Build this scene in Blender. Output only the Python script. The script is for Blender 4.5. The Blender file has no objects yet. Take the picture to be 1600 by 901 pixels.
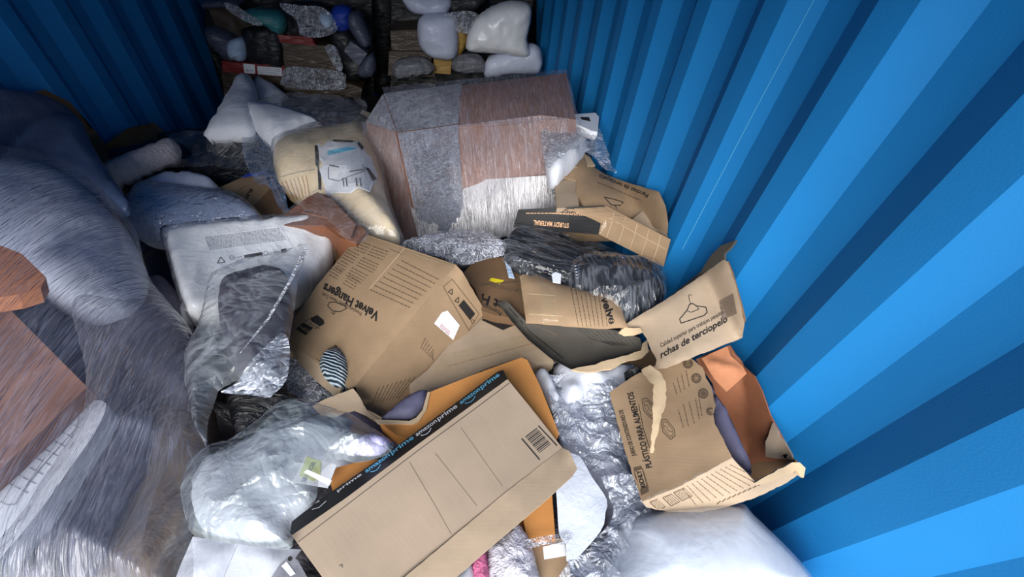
import bpy, bmesh, math, random
import numpy as np
from mathutils import Vector, Matrix, noise
from mathutils.bvhtree import BVHTree
from mathutils.geometry import delaunay_2d_cdt

SC = bpy.context.scene
COL = SC.collection
random.seed(7)

# ------------------------------------------------------------------ camera
FPX = 600.0
RW = np.array([[0.98564257, -0.05277277, 0.16038628],
               [-0.15088411, -0.70162489, 0.69638818],
               [0.07578068, -0.71058957, -0.69951394]])      # world <- camera (x right, y down, z ahead)
EYE = np.array([0.41, 0.0, 2.0])
cam_d = bpy.data.cameras.new('camera'); cam = bpy.data.objects.new('camera', cam_d); COL.objects.link(cam)
cam_d.sensor_width = 36.0; cam_d.lens = FPX / 1600.0 * 36.0; cam_d.clip_start = 0.01
m = Matrix(((RW[0][0], -RW[0][1], -RW[0][2], EYE[0]),
            (RW[1][0], -RW[1][1], -RW[1][2], EYE[1]),
            (RW[2][0], -RW[2][1], -RW[2][2], EYE[2]), (0, 0, 0, 1)))
cam.matrix_world = m
SC.camera = cam

# ------------------------------------------------------------------ light
SC.view_settings.view_transform = 'Standard'
SC.view_settings.look = 'None'
SC.view_settings.gamma = 1.0
SC.view_settings.use_curve_mapping = False
SC.view_settings.exposure = 0.25
W = bpy.data.worlds.new('sky'); SC.world = W; W.use_nodes = True
W.node_tree.nodes['Background'].inputs[0].default_value = (0.88, 0.94, 1.0, 1)
W.node_tree.nodes['Background'].inputs[1].default_value = 0.86
sun_d = bpy.data.lights.new('daylight_from_the_door', 'SUN'); sun = bpy.data.objects.new('daylight_from_the_door', sun_d); COL.objects.link(sun)
sun_d.energy = 5.6; sun_d.angle = math.radians(50); sun_d.color = (1.0, 0.985, 0.96)
sun.location = (-1, -2, 3)
sun.rotation_euler = Vector((0.30, 0.78, -0.53)).to_track_quat('-Z', 'Y').to_euler()

# ------------------------------------------------------------------ colours, materials
def lin(c):
    return tuple(((x / 255) / 12.92 if x / 255 <= 0.04045 else ((x / 255 + 0.055) / 1.055) ** 2.4) for x in c)

def newmat(name):
    mt = bpy.data.materials.new(name); mt.use_nodes = True
    nt = mt.node_tree; b = nt.nodes['Principled BSDF']
    return mt, nt, b

def uvmap(nt, sx, sy, rot=0.0):
    uv = nt.nodes.new('ShaderNodeUVMap'); mp = nt.nodes.new('ShaderNodeMapping')
    mp.inputs['Scale'].default_value = (sx, sy, 1); mp.inputs['Rotation'].default_value = (0, 0, rot)
    nt.links.new(uv.outputs[0], mp.inputs[0]); return mp

def noise_node(nt, mp, scale=1.0, detail=4, rough=0.55, dist=0.0):
    n = nt.nodes.new('ShaderNodeTexNoise'); n.inputs['Scale'].default_value = scale
    n.inputs['Detail'].default_value = detail; n.inputs['Roughness'].default_value = rough
    n.inputs['Distortion'].default_value = dist
    if mp: nt.links.new(mp.outputs[0], n.inputs['Vector'])
    return n

def ramp(nt, src, p0, p1, c0=(0, 0, 0, 1), c1=(1, 1, 1, 1)):
    r = nt.nodes.new('ShaderNodeValToRGB'); e = r.color_ramp.elements
    e[0].position = p0; e[1].position = p1; e[0].color = c0; e[1].color = c1
    nt.links.new(src, r.inputs[0]); return r

def mat_card(name, c, var=0.10, flute=0.015, rough=0.75, stain=0.0):
    c = lin(c); mt, nt, b = newmat(name)
    a = noise_node(nt, uvmap(nt, 1, 1), 7, 6, 0.6)
    lo = tuple(x * (1 - var * 1.6) for x in c) + (1,); hi = tuple(min(1, x * (1 + var)) for x in c) + (1,)
    r = ramp(nt, a.outputs[0], 0.3, 0.7, lo, hi)
    f = noise_node(nt, uvmap(nt, 12, 420), 1, 2, 0.5)          # fibres along the flutes
    mx = nt.nodes.new('ShaderNodeMix'); mx.data_type = 'RGBA'; mx.blend_type = 'MULTIPLY'; mx.inputs[0].default_value = 0.35
    r2 = ramp(nt, f.outputs[0], 0.25, 0.75, (0.80, 0.78, 0.75, 1), (1, 1, 1, 1))
    nt.links.new(r.outputs[0], mx.inputs[6]); nt.links.new(r2.outputs[0], mx.inputs[7])
    nt.links.new(mx.outputs[2], b.inputs['Base Color'])
    b.inputs['Roughness'].default_value = rough; b.inputs['Specular IOR Level'].default_value = 0.25
    wv = nt.nodes.new('ShaderNodeTexWave'); wv.bands_direction = 'Y'; wv.inputs['Scale'].default_value = 40
    wv.inputs['Distortion'].default_value = 0.86; wv.inputs['Detail Scale'].default_value = 0.4
    nt.links.new(uvmap(nt, 1, 1).outputs[0], wv.inputs['Vector'])
    n2 = noise_node(nt, uvmap(nt, 1, 1), 22, 3, 0.5)
    ad = nt.nodes.new('ShaderNodeMath'); ad.operation = 'MULTIPLY_ADD'; ad.inputs[1].default_value = 0.25
    nt.links.new(wv.outputs[1], ad.inputs[0]); nt.links.new(n2.outputs[0], ad.inputs[2])
    bp = nt.nodes.new('ShaderNodeBump'); bp.inputs['Strength'].default_value = flute; bp.inputs['Distance'].default_value = 0.01
    nt.links.new(ad.outputs[0], bp.inputs['Height']); nt.links.new(bp.outputs[0], b.inputs['Normal'])
    return mt

def mat_cloth(name, c, rough=0.85, bump=0.5, scale=14, var=0.06, sx=1, sy=1, spec=0.3, coat=0.0):
    c = lin(c); mt, nt, b = newmat(name)
    a = noise_node(nt, uvmap(nt, sx, sy), scale * 0.6, 5, 0.6, 0.4)
    r = ramp(nt, a.outputs[0], 0.3, 0.7, tuple(x * (1 - var) for x in c) + (1,), tuple(min(1, x * (1 + var)) for x in c) + (1,))
    nt.links.new(r.outputs[0], b.inputs['Base Color'])
    b.inputs['Roughness'].default_value = rough; b.inputs['Specular IOR Level'].default_value = spec
    b.inputs['Coat Weight'].default_value = coat; b.inputs['Coat Roughness'].default_value = 0.12
    n2 = noise_node(nt, uvmap(nt, sx, sy), scale, 5, 0.6, 0.6)
    bp = nt.nodes.new('ShaderNodeBump'); bp.inputs['Strength'].default_value = bump; bp.inputs['Distance'].default_value = 0.02
    nt.links.new(n2.outputs[0], bp.inputs['Height']); nt.links.new(bp.outputs[0], b.inputs['Normal'])
    if coat: nt.links.new(bp.outputs[0], b.inputs['Coat Normal'])
    return mt

def mat_film(name, c, dens=0.12, crease=0.5, sx=1, sy=1, scale=18, bump=0.9, rough=0.12, ior=1.9, dist=0.02, milk=0.0):
    """clear plastic film: see-through, with sharp creases that whiten and catch the light"""
    c = lin(c); mt, nt, b = newmat(name)
    b.inputs['Base Color'].default_value = c + (1,); b.inputs['Roughness'].default_value = 0.35
    b.inputs['Specular IOR Level'].default_value = 0.5
    def mth(op, x, y=None, clamp=False):
        m_ = nt.nodes.new('ShaderNodeMath'); m_.operation = op; m_.use_clamp = clamp
        for i, q in enumerate((x, y)):
            if q is None: continue
            if isinstance(q, (int, float)): m_.inputs[i].default_value = q
            else: nt.links.new(q, m_.inputs[i])
        return m_.outputs[0]
    n1 = noise_node(nt, uvmap(nt, sx, sy), scale, 3, 0.55, 0.9)
    n2 = noise_node(nt, uvmap(nt, sx, sy, 0.35), scale * 1.9, 2, 0.5, 1.2)
    n3 = noise_node(nt, uvmap(nt, sx ** 0.5, sy ** 0.5), scale * 0.3, 4, 0.6, 0.6)
    r1 = mth('ABSOLUTE', mth('SUBTRACT', n1.outputs[0], 0.5)); r2 = mth('ABSOLUTE', mth('SUBTRACT', n2.outputs[0], 0.5))
    h = mth('ADD', mth('MULTIPLY', r1, 1.6), mth('MULTIPLY', r2, 0.8))
    bp = nt.nodes.new('ShaderNodeBump'); bp.inputs['Strength'].default_value = bump; bp.inputs['Distance'].default_value = dist
    nt.links.new(h, bp.inputs['Height']); nt.links.new(bp.outputs[0], b.inputs['Normal'])
    l1 = mth('SUBTRACT', 1.0, mth('MULTIPLY', r1, 22), True); l2 = mth('SUBTRACT', 1.0, mth('MULTIPLY', r2, 16), True)
    ln = mth('MULTIPLY', mth('MAXIMUM', l1, mth('MULTIPLY', l2, 0.6)), crease)
    big = mth('MULTIPLY', mth('MULTIPLY', mth('SUBTRACT', n3.outputs[0], 0.42, True), 4.0, True), milk)
    fac = mth('ADD', mth('ADD', mth('MULTIPLY', ln, mth('MULTIPLY', n3.outputs[0], 1.6)), big), dens, True)
    tr = nt.nodes.new('ShaderNodeBsdfTransparent'); mx = nt.nodes.new('ShaderNodeMixShader')
    nt.links.new(fac, mx.inputs[0]); nt.links.new(tr.outputs[0], mx.inputs[1]); nt.links.new(b.outputs[0], mx.inputs[2])
    gl = nt.nodes.new('ShaderNodeBsdfGlossy'); gl.inputs['Roughness'].default_value = rough
    nt.links.new(bp.outputs[0], gl.inputs['Normal'])
    fr = nt.nodes.new('ShaderNodeFresnel'); nt.links.new(bp.outputs[0], fr.inputs['Normal'])
    ge = nt.nodes.new('ShaderNodeNewGeometry')                 # a thin sheet reflects alike from both sides
    nt.links.new(mth('ADD', ior, mth('MULTIPLY', ge.outputs['Backfacing'], 1.0 / ior - ior)), fr.inputs['IOR'])
    m2 = nt.nodes.new('ShaderNodeMixShader'); nt.links.new(fr.outputs[0], m2.inputs[0])
    nt.links.new(mx.outputs[0], m2.inputs[1]); nt.links.new(gl.outputs[0], m2.inputs[2])
    nt.links.new(m2.outputs[0], nt.nodes['Material Output'].inputs['Surface'])
    return mt

def mat_plain(name, c, rough=0.6, spec=0.3, bump=0.0, scale=30, sx=1, sy=1, metal=0.0):
    mt, nt, b = newmat(name); b.inputs['Base Color'].default_value = lin(c) + (1,)
    b.inputs['Roughness'].default_value = rough; b.inputs['Specular IOR Level'].default_value = spec; b.inputs['Metallic'].default_value = metal
    if bump:
        n = noise_node(nt, uvmap(nt, sx, sy), scale, 5, 0.6, 0.5)
        bp = nt.nodes.new('ShaderNodeBump'); bp.inputs['Strength'].default_value = bump; bp.inputs['Distance'].default_value = 0.02
        nt.links.new(n.outputs[0], bp.inputs['Height']); nt.links.new(bp.outputs[0], b.inputs['Normal'])
    return mt

def mat_ink(name, c, alpha=1.0):
    mt, nt, b = newmat(name); b.inputs['Base Color'].default_value = lin(c) + (1,); b.inputs['Roughness'].default_value = 0.7
    b.inputs['Alpha'].default_value = alpha
    return mt

def mat_wall(name, c):
    mt, nt, b = newmat(name); b.inputs['Roughness'].default_value = 0.62; b.inputs['Specular IOR Level'].default_value = 0.25
    tc = nt.nodes.new('ShaderNodeTexCoord'); n = nt.nodes.new('ShaderNodeTexNoise'); n.inputs['Scale'].default_value = 3; n.inputs['Detail'].default_value = 8
    nt.links.new(tc.outputs['Object'], n.inputs['Vector'])
    c = lin(c)
    r = ramp(nt, n.outputs[0], 0.3, 0.7, tuple(x * 0.93 for x in c) + (1,), tuple(min(1, x * 1.05) for x in c) + (1,))
    nt.links.new(r.outputs[0], b.inputs['Base Color'])
    n3 = nt.nodes.new('ShaderNodeTexNoise'); n3.inputs['Scale'].default_value = 250; nt.links.new(tc.outputs['Object'], n3.inputs['Vector'])
    bp = nt.nodes.new('ShaderNodeBump'); bp.inputs['Strength'].default_value = 0.04; bp.inputs['Distance'].default_value = 0.01
    nt.links.new(n3.outputs[0], bp.inputs['Height']); nt.links.new(bp.outputs[0], b.inputs['Normal'])
    return mt

M = {}
M['card'] = mat_card('kraft_cardboard', (158, 132, 104))
M['card_pale'] = mat_card('pale_kraft_cardboard', (170, 150, 128))
M['card_grey'] = mat_card('greyed_kraft_cardboard', (142, 126, 110), 0.06)
M['card_dark'] = mat_card('dull_brown_cardboard', (118, 92, 68))
M['card_red'] = mat_card('reddish_brown_cardboard', (138, 88, 62), 0.15)
M['card_brown'] = mat_card('brown_cardboard', (136, 98, 82), 0.18, 0.03)
M['card_orange'] = mat_card('orange_kraft_cardboard', (196, 134, 74), 0.10)
M['card_black'] = mat_card('black_printed_cardboard', (28, 28, 30), 0.15, 0.03, 0.5)
M['card_slate'] = mat_card('dark_grey_printed_cardboard', (74, 70, 64), 0.12)
M['torn'] = mat_card('torn_cardboard_ply', (196, 172, 140), 0.15)
M['white'] = mat_cloth('white_bedding', (226, 228, 236), 0.8, 0.5, 9)
M['white_dim'] = mat_cloth('bluish_white_bedding', (196, 202, 222), 0.7, 0.5, 9, 0.08, 1, 1, 0.4, 0.4)
M['white_pack'] = mat_cloth('white_bedding_in_plastic', (236, 237, 240), 0.5, 0.45, 10, 0.05, 1, 1, 0.5, 0.7)
M['cream'] = mat_cloth('cream_bedding_in_plastic', (232, 210, 174), 0.6, 0.4, 8, 0.05, 1, 1, 0.4, 0.35)
M['blue_cloth'] = mat_cloth('slate_blue_fabric', (62, 78, 110), 0.7, 0.5, 7, 0.15, 1, 1, 0.4, 0.3)
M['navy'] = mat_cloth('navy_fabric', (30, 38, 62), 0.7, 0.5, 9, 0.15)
M['grey_fleece'] = mat_cloth('grey_fleece', (178, 172, 178), 0.95, 0.8, 70, 0.1)
M['dark_cloth'] = mat_cloth('dark_plum_grey_cloth', (52, 46, 60), 0.75, 0.6, 12, 0.18)
M['lilac'] = mat_cloth('lilac_grey_cloth', (96, 94, 118), 0.6, 0.3, 6, 0.1)
M['black_poly'] = mat_plain('black_crinkled_plastic', (16, 17, 22), 0.22, 0.6, 1.0, 16, 1, 5)
M['black_velvet'] = mat_cloth('black_velvet', (20, 21, 28), 0.85, 0.4, 30, 0.2, 1, 6)
M['grey_wrap'] = mat_plain('grey_crinkled_wrap', (120, 122, 130), 0.25, 0.6, 1.0, 14, 1, 4)
M['heap'] = mat_cloth('dark_trodden_plastic', (52, 50, 56), 0.45, 1.0, 12, 0.4, 1, 1, 0.5)
M['foam'] = mat_cloth('grey_packing_foam', (176, 182, 196), 0.7, 0.25, 40, 0.05)
M['paper'] = mat_cloth('white_paper', (198, 202, 214), 0.7, 0.3, 6, 0.04)
M['ink'] = mat_ink('black_ink', (30, 26, 24)); M['ink_soft'] = mat_ink('soft_brown_ink', (92, 74, 56))
M['ink_white'] = mat_ink('white_ink', (235, 235, 235)); M['ink_blue'] = mat_ink('light_blue_ink', (110, 195, 225))
M['ink_tan'] = mat_ink('tan_ink', (205, 160, 120)); M['ink_grey'] = mat_ink('grey_ink', (120, 120, 130))
M['ink_red'] = mat_ink('red_ink', (170, 40, 35)); M['yellow'] = mat_plain('yellow_tape', (225, 205, 40), 0.4)
M['label'] = mat_plain('white_label', (232, 234, 240), 0.4)
M['tape'] = mat_film('clear_packing_tape', (215, 190, 150), 0.20, 0.15, 1, 8, 20, 0.15, 0.15, 1.5)
M['tape_dark'] = mat_film('dirty_packing_tape', (110, 95, 85), 0.40, 0.3, 1, 6, 20, 0.3, 0.2, 1.5)
M['film'] = mat_film('clear_plastic_film', (215, 222, 235), 0.05, 0.35, scale=14, milk=0.10)
M['film_smooth'] = mat_film('smooth_clear_film', (225, 228, 236), 0.03, 0.14, scale=9, bump=0.35, rough=0.12, ior=1.45, milk=0.05)
M['film_smooth_milky'] = mat_film('smooth_milky_film', (205, 214, 228), 0.40, 0.15, scale=5, bump=0.3, rough=0.25, ior=1.4, milk=0.25)
M['film_dim'] = mat_film('bluish_plastic_film', (150, 175, 215), 0.14, 0.35, scale=14, milk=0.15)
M['film_milky'] = mat_film('milky_plastic_film', (158, 168, 174), 0.28, 0.30, 1, 1, 7, 0.6, 0.2, 1.55, 0.03, 0.25)
M['film_garment'] = mat_film('clear_garment_bag', (195, 202, 212), 0.09, 0.26, 1, 1, 7, 0.5, 0.12, 1.5, 0.03, 0.12)
M['film_crinkle'] = mat_film('crinkled_clear_film', (222, 226, 240), 0.10, 0.9, 1, 1, 34, 1.0, 0.08, 2.4, 0.02, 0.2)
M['film_bubble'] = mat_film('grey_bubble_film', (176, 182, 200), 0.38, 1.1, 1, 1.6, 60, 1.0, 0.10, 1.9, 0.02, 0.3)
M['film_stretch'] = mat_film('stretch_wrap_film', (205, 205, 222), 0.05, 0.28, 10, 0.7, 9, 0.8, 0.14, 1.5, 0.01, 0.08)
M['film_painted_shine'] = mat_film('stretch_wrap_painted_shine', (250, 246, 248), 0.25, 1.6, 14, 0.8, 9, 1.0, 0.10, 2.6, 0.01, 0.9)  # milky white streaks paint the sky's reflection into the film colour
M['film_stretch_milky'] = mat_film('milky_stretch_wrap', (142, 145, 166), 0.08, 0.24, 9, 0.7, 5, 0.8, 0.18, 1.5, 0.015, 0.14)
M['bubble'] = mat_plain('silver_bubble_wrap', (200, 196, 208), 0.25, 0.7, 1.0, 45)
M['pink'] = mat_cloth('pink_cloth', (205, 110, 150), 0.8, 0.7, 50, 0.2)
M['blue_paint'] = mat_wall('blue_container_paint', (24, 118, 182))
M['floor'] = mat_cloth('worn_plywood', (80, 62, 48), 0.8, 0.3, 6)
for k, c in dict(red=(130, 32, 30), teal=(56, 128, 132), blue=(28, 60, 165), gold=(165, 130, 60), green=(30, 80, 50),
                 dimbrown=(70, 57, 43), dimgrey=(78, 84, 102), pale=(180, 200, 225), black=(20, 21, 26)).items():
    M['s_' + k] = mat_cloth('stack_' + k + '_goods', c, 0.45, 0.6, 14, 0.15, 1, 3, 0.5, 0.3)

# ------------------------------------------------------------------ geometry helpers
def ray(px, py): return RW @ np.array([px - 800.0, py - 450.5, FPX])

XW = 1.128; XB = 1.138
def Z(px, py, z):
    """point of the place seen at (px, py) lying at height z, kept inside the container walls"""
    v = ray(px, py); t = (z - EYE[2]) / v[2]
    if v[0] > 0: t = min(t, (XW - EYE[0]) / v[0])
    if v[0] < 0: t = min(t, (-XW - EYE[0]) / v[0])
    return EYE + v * t
def Y(px, py, y):
    v = ray(px, py); t = y / v[1]
    if v[0] > 0: t = min(t, (XW - EYE[0]) / v[0])
    if v[0] < 0: t = min(t, (-XW - EYE[0]) / v[0])
    return EYE + v * t

def finish(name, verts, faces, mat, parent=None, uvs=None, smooth=True, keep_origin=False):
    verts = np.array(verts, float)
    org = np.array([verts[:, 0].mean(), verts[:, 1].mean(), verts[:, 2].min()])
    me = bpy.data.meshes.new(name)
    me.from_pydata([tuple(v - org) for v in verts], [], faces)
    mats = mat if isinstance(mat, (list, tuple)) else [mat]
    for x in mats: me.materials.append(x)
    if uvs is not None:
        ul = me.uv_layers.new(name='UVMap')
        li = np.zeros(len(me.loops), dtype=np.int32); me.loops.foreach_get('vertex_index', li)
        ul.data.foreach_set('uv', np.array(uvs, np.float32)[li].ravel())
    me.validate(); me.update()
    if smooth: me.polygons.foreach_set('use_smooth', [True] * len(me.polygons))
    o = bpy.data.objects.new(name, me); COL.objects.link(o)
    if parent is not None:
        o.parent = parent; o.location = Vector(org - WORLD[parent.name])
    else: o.location = Vector(org)
    WORLD[o.name] = org
    return o
WORLD = {}
def worldverts(o):
    w = WORLD[o.name]; return [Vector(v.co) + Vector(w) for v in o.data.vertices]

def tag(o, label, cat, group=None, kind=None):
    if label: o['label'] = label
    if cat: o['category'] = cat
    if group: o['group'] = group
    if kind: o['kind'] = kind
    return o
def empty(name, p, label, cat, group=None):
    o = bpy.data.objects.new(name, None); COL.objects.link(o); o.location = Vector(p); o.empty_display_size = 0.05
    WORLD[o.name] = np.array(p, float); return tag(o, label, cat, group)

def pip(P, poly):
    x, y = P[:, 0], P[:, 1]; ins = np.zeros(len(P), bool); n = len(poly)
    for i in range(n):
        x1, y1 = poly[i]; x2, y2 = poly[(i + 1) % n]
        c = ((y1 > y) != (y2 > y)) & (x < (x2 - x1) * (y - y1) / (y2 - y1 + 1e-12) + x1); ins ^= c
    return ins
def bdist(P, poly):
    d = np.full(len(P), 1e9); n = len(poly)
    for i in range(n):
        a = poly[i]; b = poly[(i + 1) % n]; ab = b - a; L = (ab @ ab) + 1e-12
        t = np.clip(((P - a) @ ab) / L, 0, 1); q = a + t[:, None] * ab
        d = np.minimum(d, np.hypot(*(P - q).T))
    return d

def wrink(u, v, specs, seed):
    h = 0.0
    for amp, fu, fv, kind in specs:
        if kind == 'r': h += amp * (1 - 2 * abs(noise.noise(Vector((u * fu, v * fv, seed)))) ** 0.8)
        elif kind == 'f': h += amp * noise.fractal(Vector((u * fu, v * fv, seed)), 0.9, 2.1, 4)
        elif kind == 'v': h += amp * (noise.voronoi(Vector((u * fu, v * fv, seed)))[0][0] * 1.6 - 0.6)
        else: h += amp * noise.noise(Vector((u * fu, v * fv, seed)))
    return h

SEED = [11.3]
def patch(name, pts, mat, parent=None, z=1.1, kind='panel', th=0.005, grid=10, bulge=0.0, low=0.05, ext=None,
          wr=(), ang=None, jag=0.0, curve=None, mode='z', smooth=True, pw=1.0, off=0.0, fade=True, w=None, streak=None):
    """A solid traced in the place: outline points with their heights, filled with a fine grid.
    panel: board of thickness th (or pushed along ext); blob: stuffed body; film: thin sheet."""
    SEED[0] += 3.77; seed = SEED[0]; rnd = random.Random(int(seed * 100))
    P = [(p[0], p[1], p[2] if len(p) > 2 else z) for p in pts]
    if curve is None: curve = kind != 'panel'
    C = np.array(P, float); n = len(C)
    B = []
    for i in range(n):
        a, b = C[i], C[(i + 1) % n]; k = max(1, int(np.hypot(*(b - a)[:2]) / grid))
        pm, pn = C[i - 1], C[(i + 2) % n]
        nrm = np.array([-(b - a)[1], (b - a)[0]]) / (np.hypot(*(b - a)[:2]) + 1e-9)
        for j in range(k):
            t = j / k
            q = a + (b - a) * t
            if curve:
                q = 0.5 * ((2 * a) + (-pm + b) * t + (2 * pm - 5 * a + 4 * b - pn) * t * t + (-pm + 3 * a - 3 * b + pn) * t ** 3)
            if jag and j: q = q + np.append(nrm * rnd.uniform(-jag, jag), 0)
            B.append(q)
    B = np.array(B); poly = B[:, :2]
    x0, y0 = poly.min(0); x1, y1 = poly.max(0)
    gx, gy = np.meshgrid(np.arange(x0 + grid / 2, x1, grid), np.arange(y0 + grid / 2, y1, grid))
    gx[1::2] += grid / 2
    G = np.stack([gx.ravel(), gy.ravel()], 1)
    jt = 0.18 if smooth else 0.42
    G += np.array([[rnd.uniform(-1, 1), rnd.uniform(-1, 1)] for _ in range(len(G))]) * grid * jt if len(G) else 0
    if len(G):
        G = G[pip(G, poly)]
    if len(G): G = G[bdist(G, poly) > grid * 0.45]
    A = np.vstack([poly, G]) if len(G) else poly
    nb = len(poly)
    r = delaunay_2d_cdt([Vector(a) for a in A], [(i, (i + 1) % nb) for i in range(nb)], [], 1, 0.01)
    V2 = np.array([tuple(v) for v in r[0]]); faces = [tuple(f) for f in r[2]]
    # heights: plane + inverse distance of the remainder
    Q = np.c_[C[:, :2], np.ones(n)]; co, *_ = np.linalg.lstsq(Q, C[:, 2], rcond=None); res = C[:, 2] - Q @ co
    D = np.hypot(V2[:, None, 0] - B[None, :, 0], V2[:, None, 1] - B[None, :, 1]) + 0.5
    resB = B[:, 2] - np.c_[B[:, :2], np.ones(len(B))] @ co
    wt = D ** -2.5; zz = np.c_[V2, np.ones(len(V2))] @ co + (wt @ resB) / wt.sum(1)
    F = Z if mode == 'z' else Y
    W3 = np.array([F(a[0], a[1], h) for a, h in zip(V2, zz)])
    # plane of the outline
    WB = np.array([F(*q) for q in B]); cen = WB.mean(0); nn = np.zeros(3)
    for i in range(len(WB)): nn += np.cross(WB[i] - cen, WB[(i + 1) % len(WB)] - cen)
    nn /= np.linalg.norm(nn) + 1e-12
    if nn @ (EYE - cen) < 0: nn = -nn
    cc = C[:, :2].mean(0)
    if ang is None: ang = 0
    if streak is not None: ang = streak
    dv = np.array([math.cos(math.radians(ang)), math.sin(math.radians(ang))]) * 8
    e1 = F(cc[0] + dv[0], cc[1] + dv[1], np.r_[cc + dv, 1] @ co) - F(cc[0], cc[1], np.r_[cc, 1] @ co)
    e1 -= nn * (e1 @ nn); e1 /= np.linalg.norm(e1) + 1e-12; e2 = np.cross(nn, e1)
    if streak is not None: e1, e2 = -e2, e1
    U = (W3 - cen) @ e1; Vv = (W3 - cen) @ e2
    d = bdist(V2, poly); isb = d < 1e-3
    ww = w or max(d.max(), 1e-6)
    t = np.clip(d / ww, 0, 1); prof = np.sqrt(np.maximum(0, 1 - (1 - t) ** 2)) ** pw
    H = np.array([wrink(a, b, wr, seed) for a, b in zip(U, Vv)]) if wr else np.zeros(len(U))
    if kind == 'blob': H = H * np.clip(d / (ww * 0.25), 0.0, 1)
    elif kind == 'panel' and fade: H = H * np.clip(d / 12, 0.25, 1)
    disp = bulge * prof + H + off
    top = W3 + nn[None] * disp[:, None]
    top[:, 0] = np.clip(top[:, 0], -XW, XW)
    nV = len(top); uv = np.stack([U, Vv], 1)
    # make faces look at the camera
    f0 = []
    for f in faces:
        a, b, c = top[f[0]], top[f[1]], top[f[2]]
        f0.append(f)
    s = sum(np.cross(top[f[1]] - top[f[0]], top[f[2]] - top[f[0]]) @ nn for f in f0)
    if s < 0: f0 = [tuple(reversed(f)) for f in f0]
    verts = list(top); fcs = list(f0); uvs = list(uv)
    if kind == 'film': pass
    elif kind == 'blob':
        mp = {}
        for i in range(nV):
            if isb[i]: mp[i] = i
            else:
                mp[i] = len(verts); q = W3[i] - nn * low * prof[i]; q[0] = min(max(q[0], -XB), XB); verts.append(q); uvs.append(uv[i])
        fcs += [tuple(mp[i] for i in reversed(f)) for f in f0 if not all(isb[i] for i in f)]
    else:
        e = np.array(ext) if ext is not None else -nn * th
        for i in range(nV):
            q = top[i] + e; q[0] = min(max(q[0], -XB), XB); verts.append(q); uvs.append(uv[i] + (0 if ext is None else 0.3))
        fcs += [tuple(i + nV for i in reversed(f)) for f in f0]
        ed = {}
        for f in f0:
            for i in range(len(f)):
                a, b = f[i], f[(i + 1) % len(f)]; ed[(a, b)] = ed.get((a, b), 0) + 1
        k = len(verts)
        for (a, b) in [x for x in ed if (x[1], x[0]) not in ed]:
            verts += [verts[a], verts[b], verts[b + nV], verts[a + nV]]
            L = np.linalg.norm(e)
            base = np.array([verts[a] @ e1, 0.0]); base2 = np.array([verts[b] @ e1, 0.0])
            uvs += [base, base2, base2 + (0, L), base + (0, L)]
            fcs.append((k + 1, k, k + 3, k + 2)); k += 4
    return finish(name, verts, fcs, mat, parent, uvs, smooth)

def quads(name, Q, mat, parent=None, th=0.004, n=10, bulge=0.0, wr=(), smooth=False, skin=False, off=0.0):
    """cardboard walls as one mesh: each Q = 4 world points, thickness inward"""
    SEED[0] += 2.1; verts = []; fcs = []; uvs = []
    allc = np.mean([p for q in Q for p in q[:4]], 0)
    for qi, q in enumerate(Q):
        q = [np.array(x, float) for x in q[:4]]; nn = np.cross(q[1] - q[0], q[3] - q[0]); nn /= np.linalg.norm(nn) + 1e-12
        flip = nn @ (np.mean(q, 0) - allc) < 0 if not skin else nn @ (EYE - np.mean(q, 0)) < 0
        if flip: nn = -nn
        e1 = (q[1] - q[0]) / (np.linalg.norm(q[1] - q[0]) + 1e-9); e2 = (q[3] - q[0]); e2 = e2 - e1 * (e2 @ e1); e2 /= np.linalg.norm(e2) + 1e-9
        k0 = len(verts)
        for side in ((0,) if skin else (0, 1)):
            for j in range(n + 1):
                for i in range(n + 1):
                    s, t = i / n, j / n
                    p = (q[0] * (1 - s) + q[1] * s) * (1 - t) + (q[3] * (1 - s) + q[2] * s) * t
                    u, v = (p - q[0]) @ e1, (p - q[0]) @ e2
                    edge = min(s, 1 - s, t, 1 - t) * 2
                    h = bulge * math.sin(math.pi * s) * math.sin(math.pi * t) + wrink(u, v, wr, SEED[0] + qi) * min(1, edge * 3)
                    verts.append(p + nn * (h + off - th * side)); uvs.append((u + qi, v))
        N = n + 1
        for j in range(n):
            for i in range(n):
                a = k0 + j * N + i; fcs.append((a, a + N, a + 1 + N, a + 1) if flip else (a, a + 1, a + 1 + N, a + N))
                if not skin: b = a + N * N; fcs.append((b, b + 1, b + 1 + N, b + N) if flip else (b, b + N, b + 1 + N, b + 1))
        if skin: continue
        def rim(idx):
            for a, b in zip(idx[:-1], idx[1:]): fcs.append((k0 + a, k0 + b, k0 + b + N * N, k0 + a + N * N))
        rim([i for i in range(N)]); rim([n * N + i for i in range(N)]); rim([j * N for j in range(N)]); rim([j * N + n for j in range(N)])
    return finish(name, verts, fcs, mat, parent, uvs, smooth=smooth)

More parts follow.
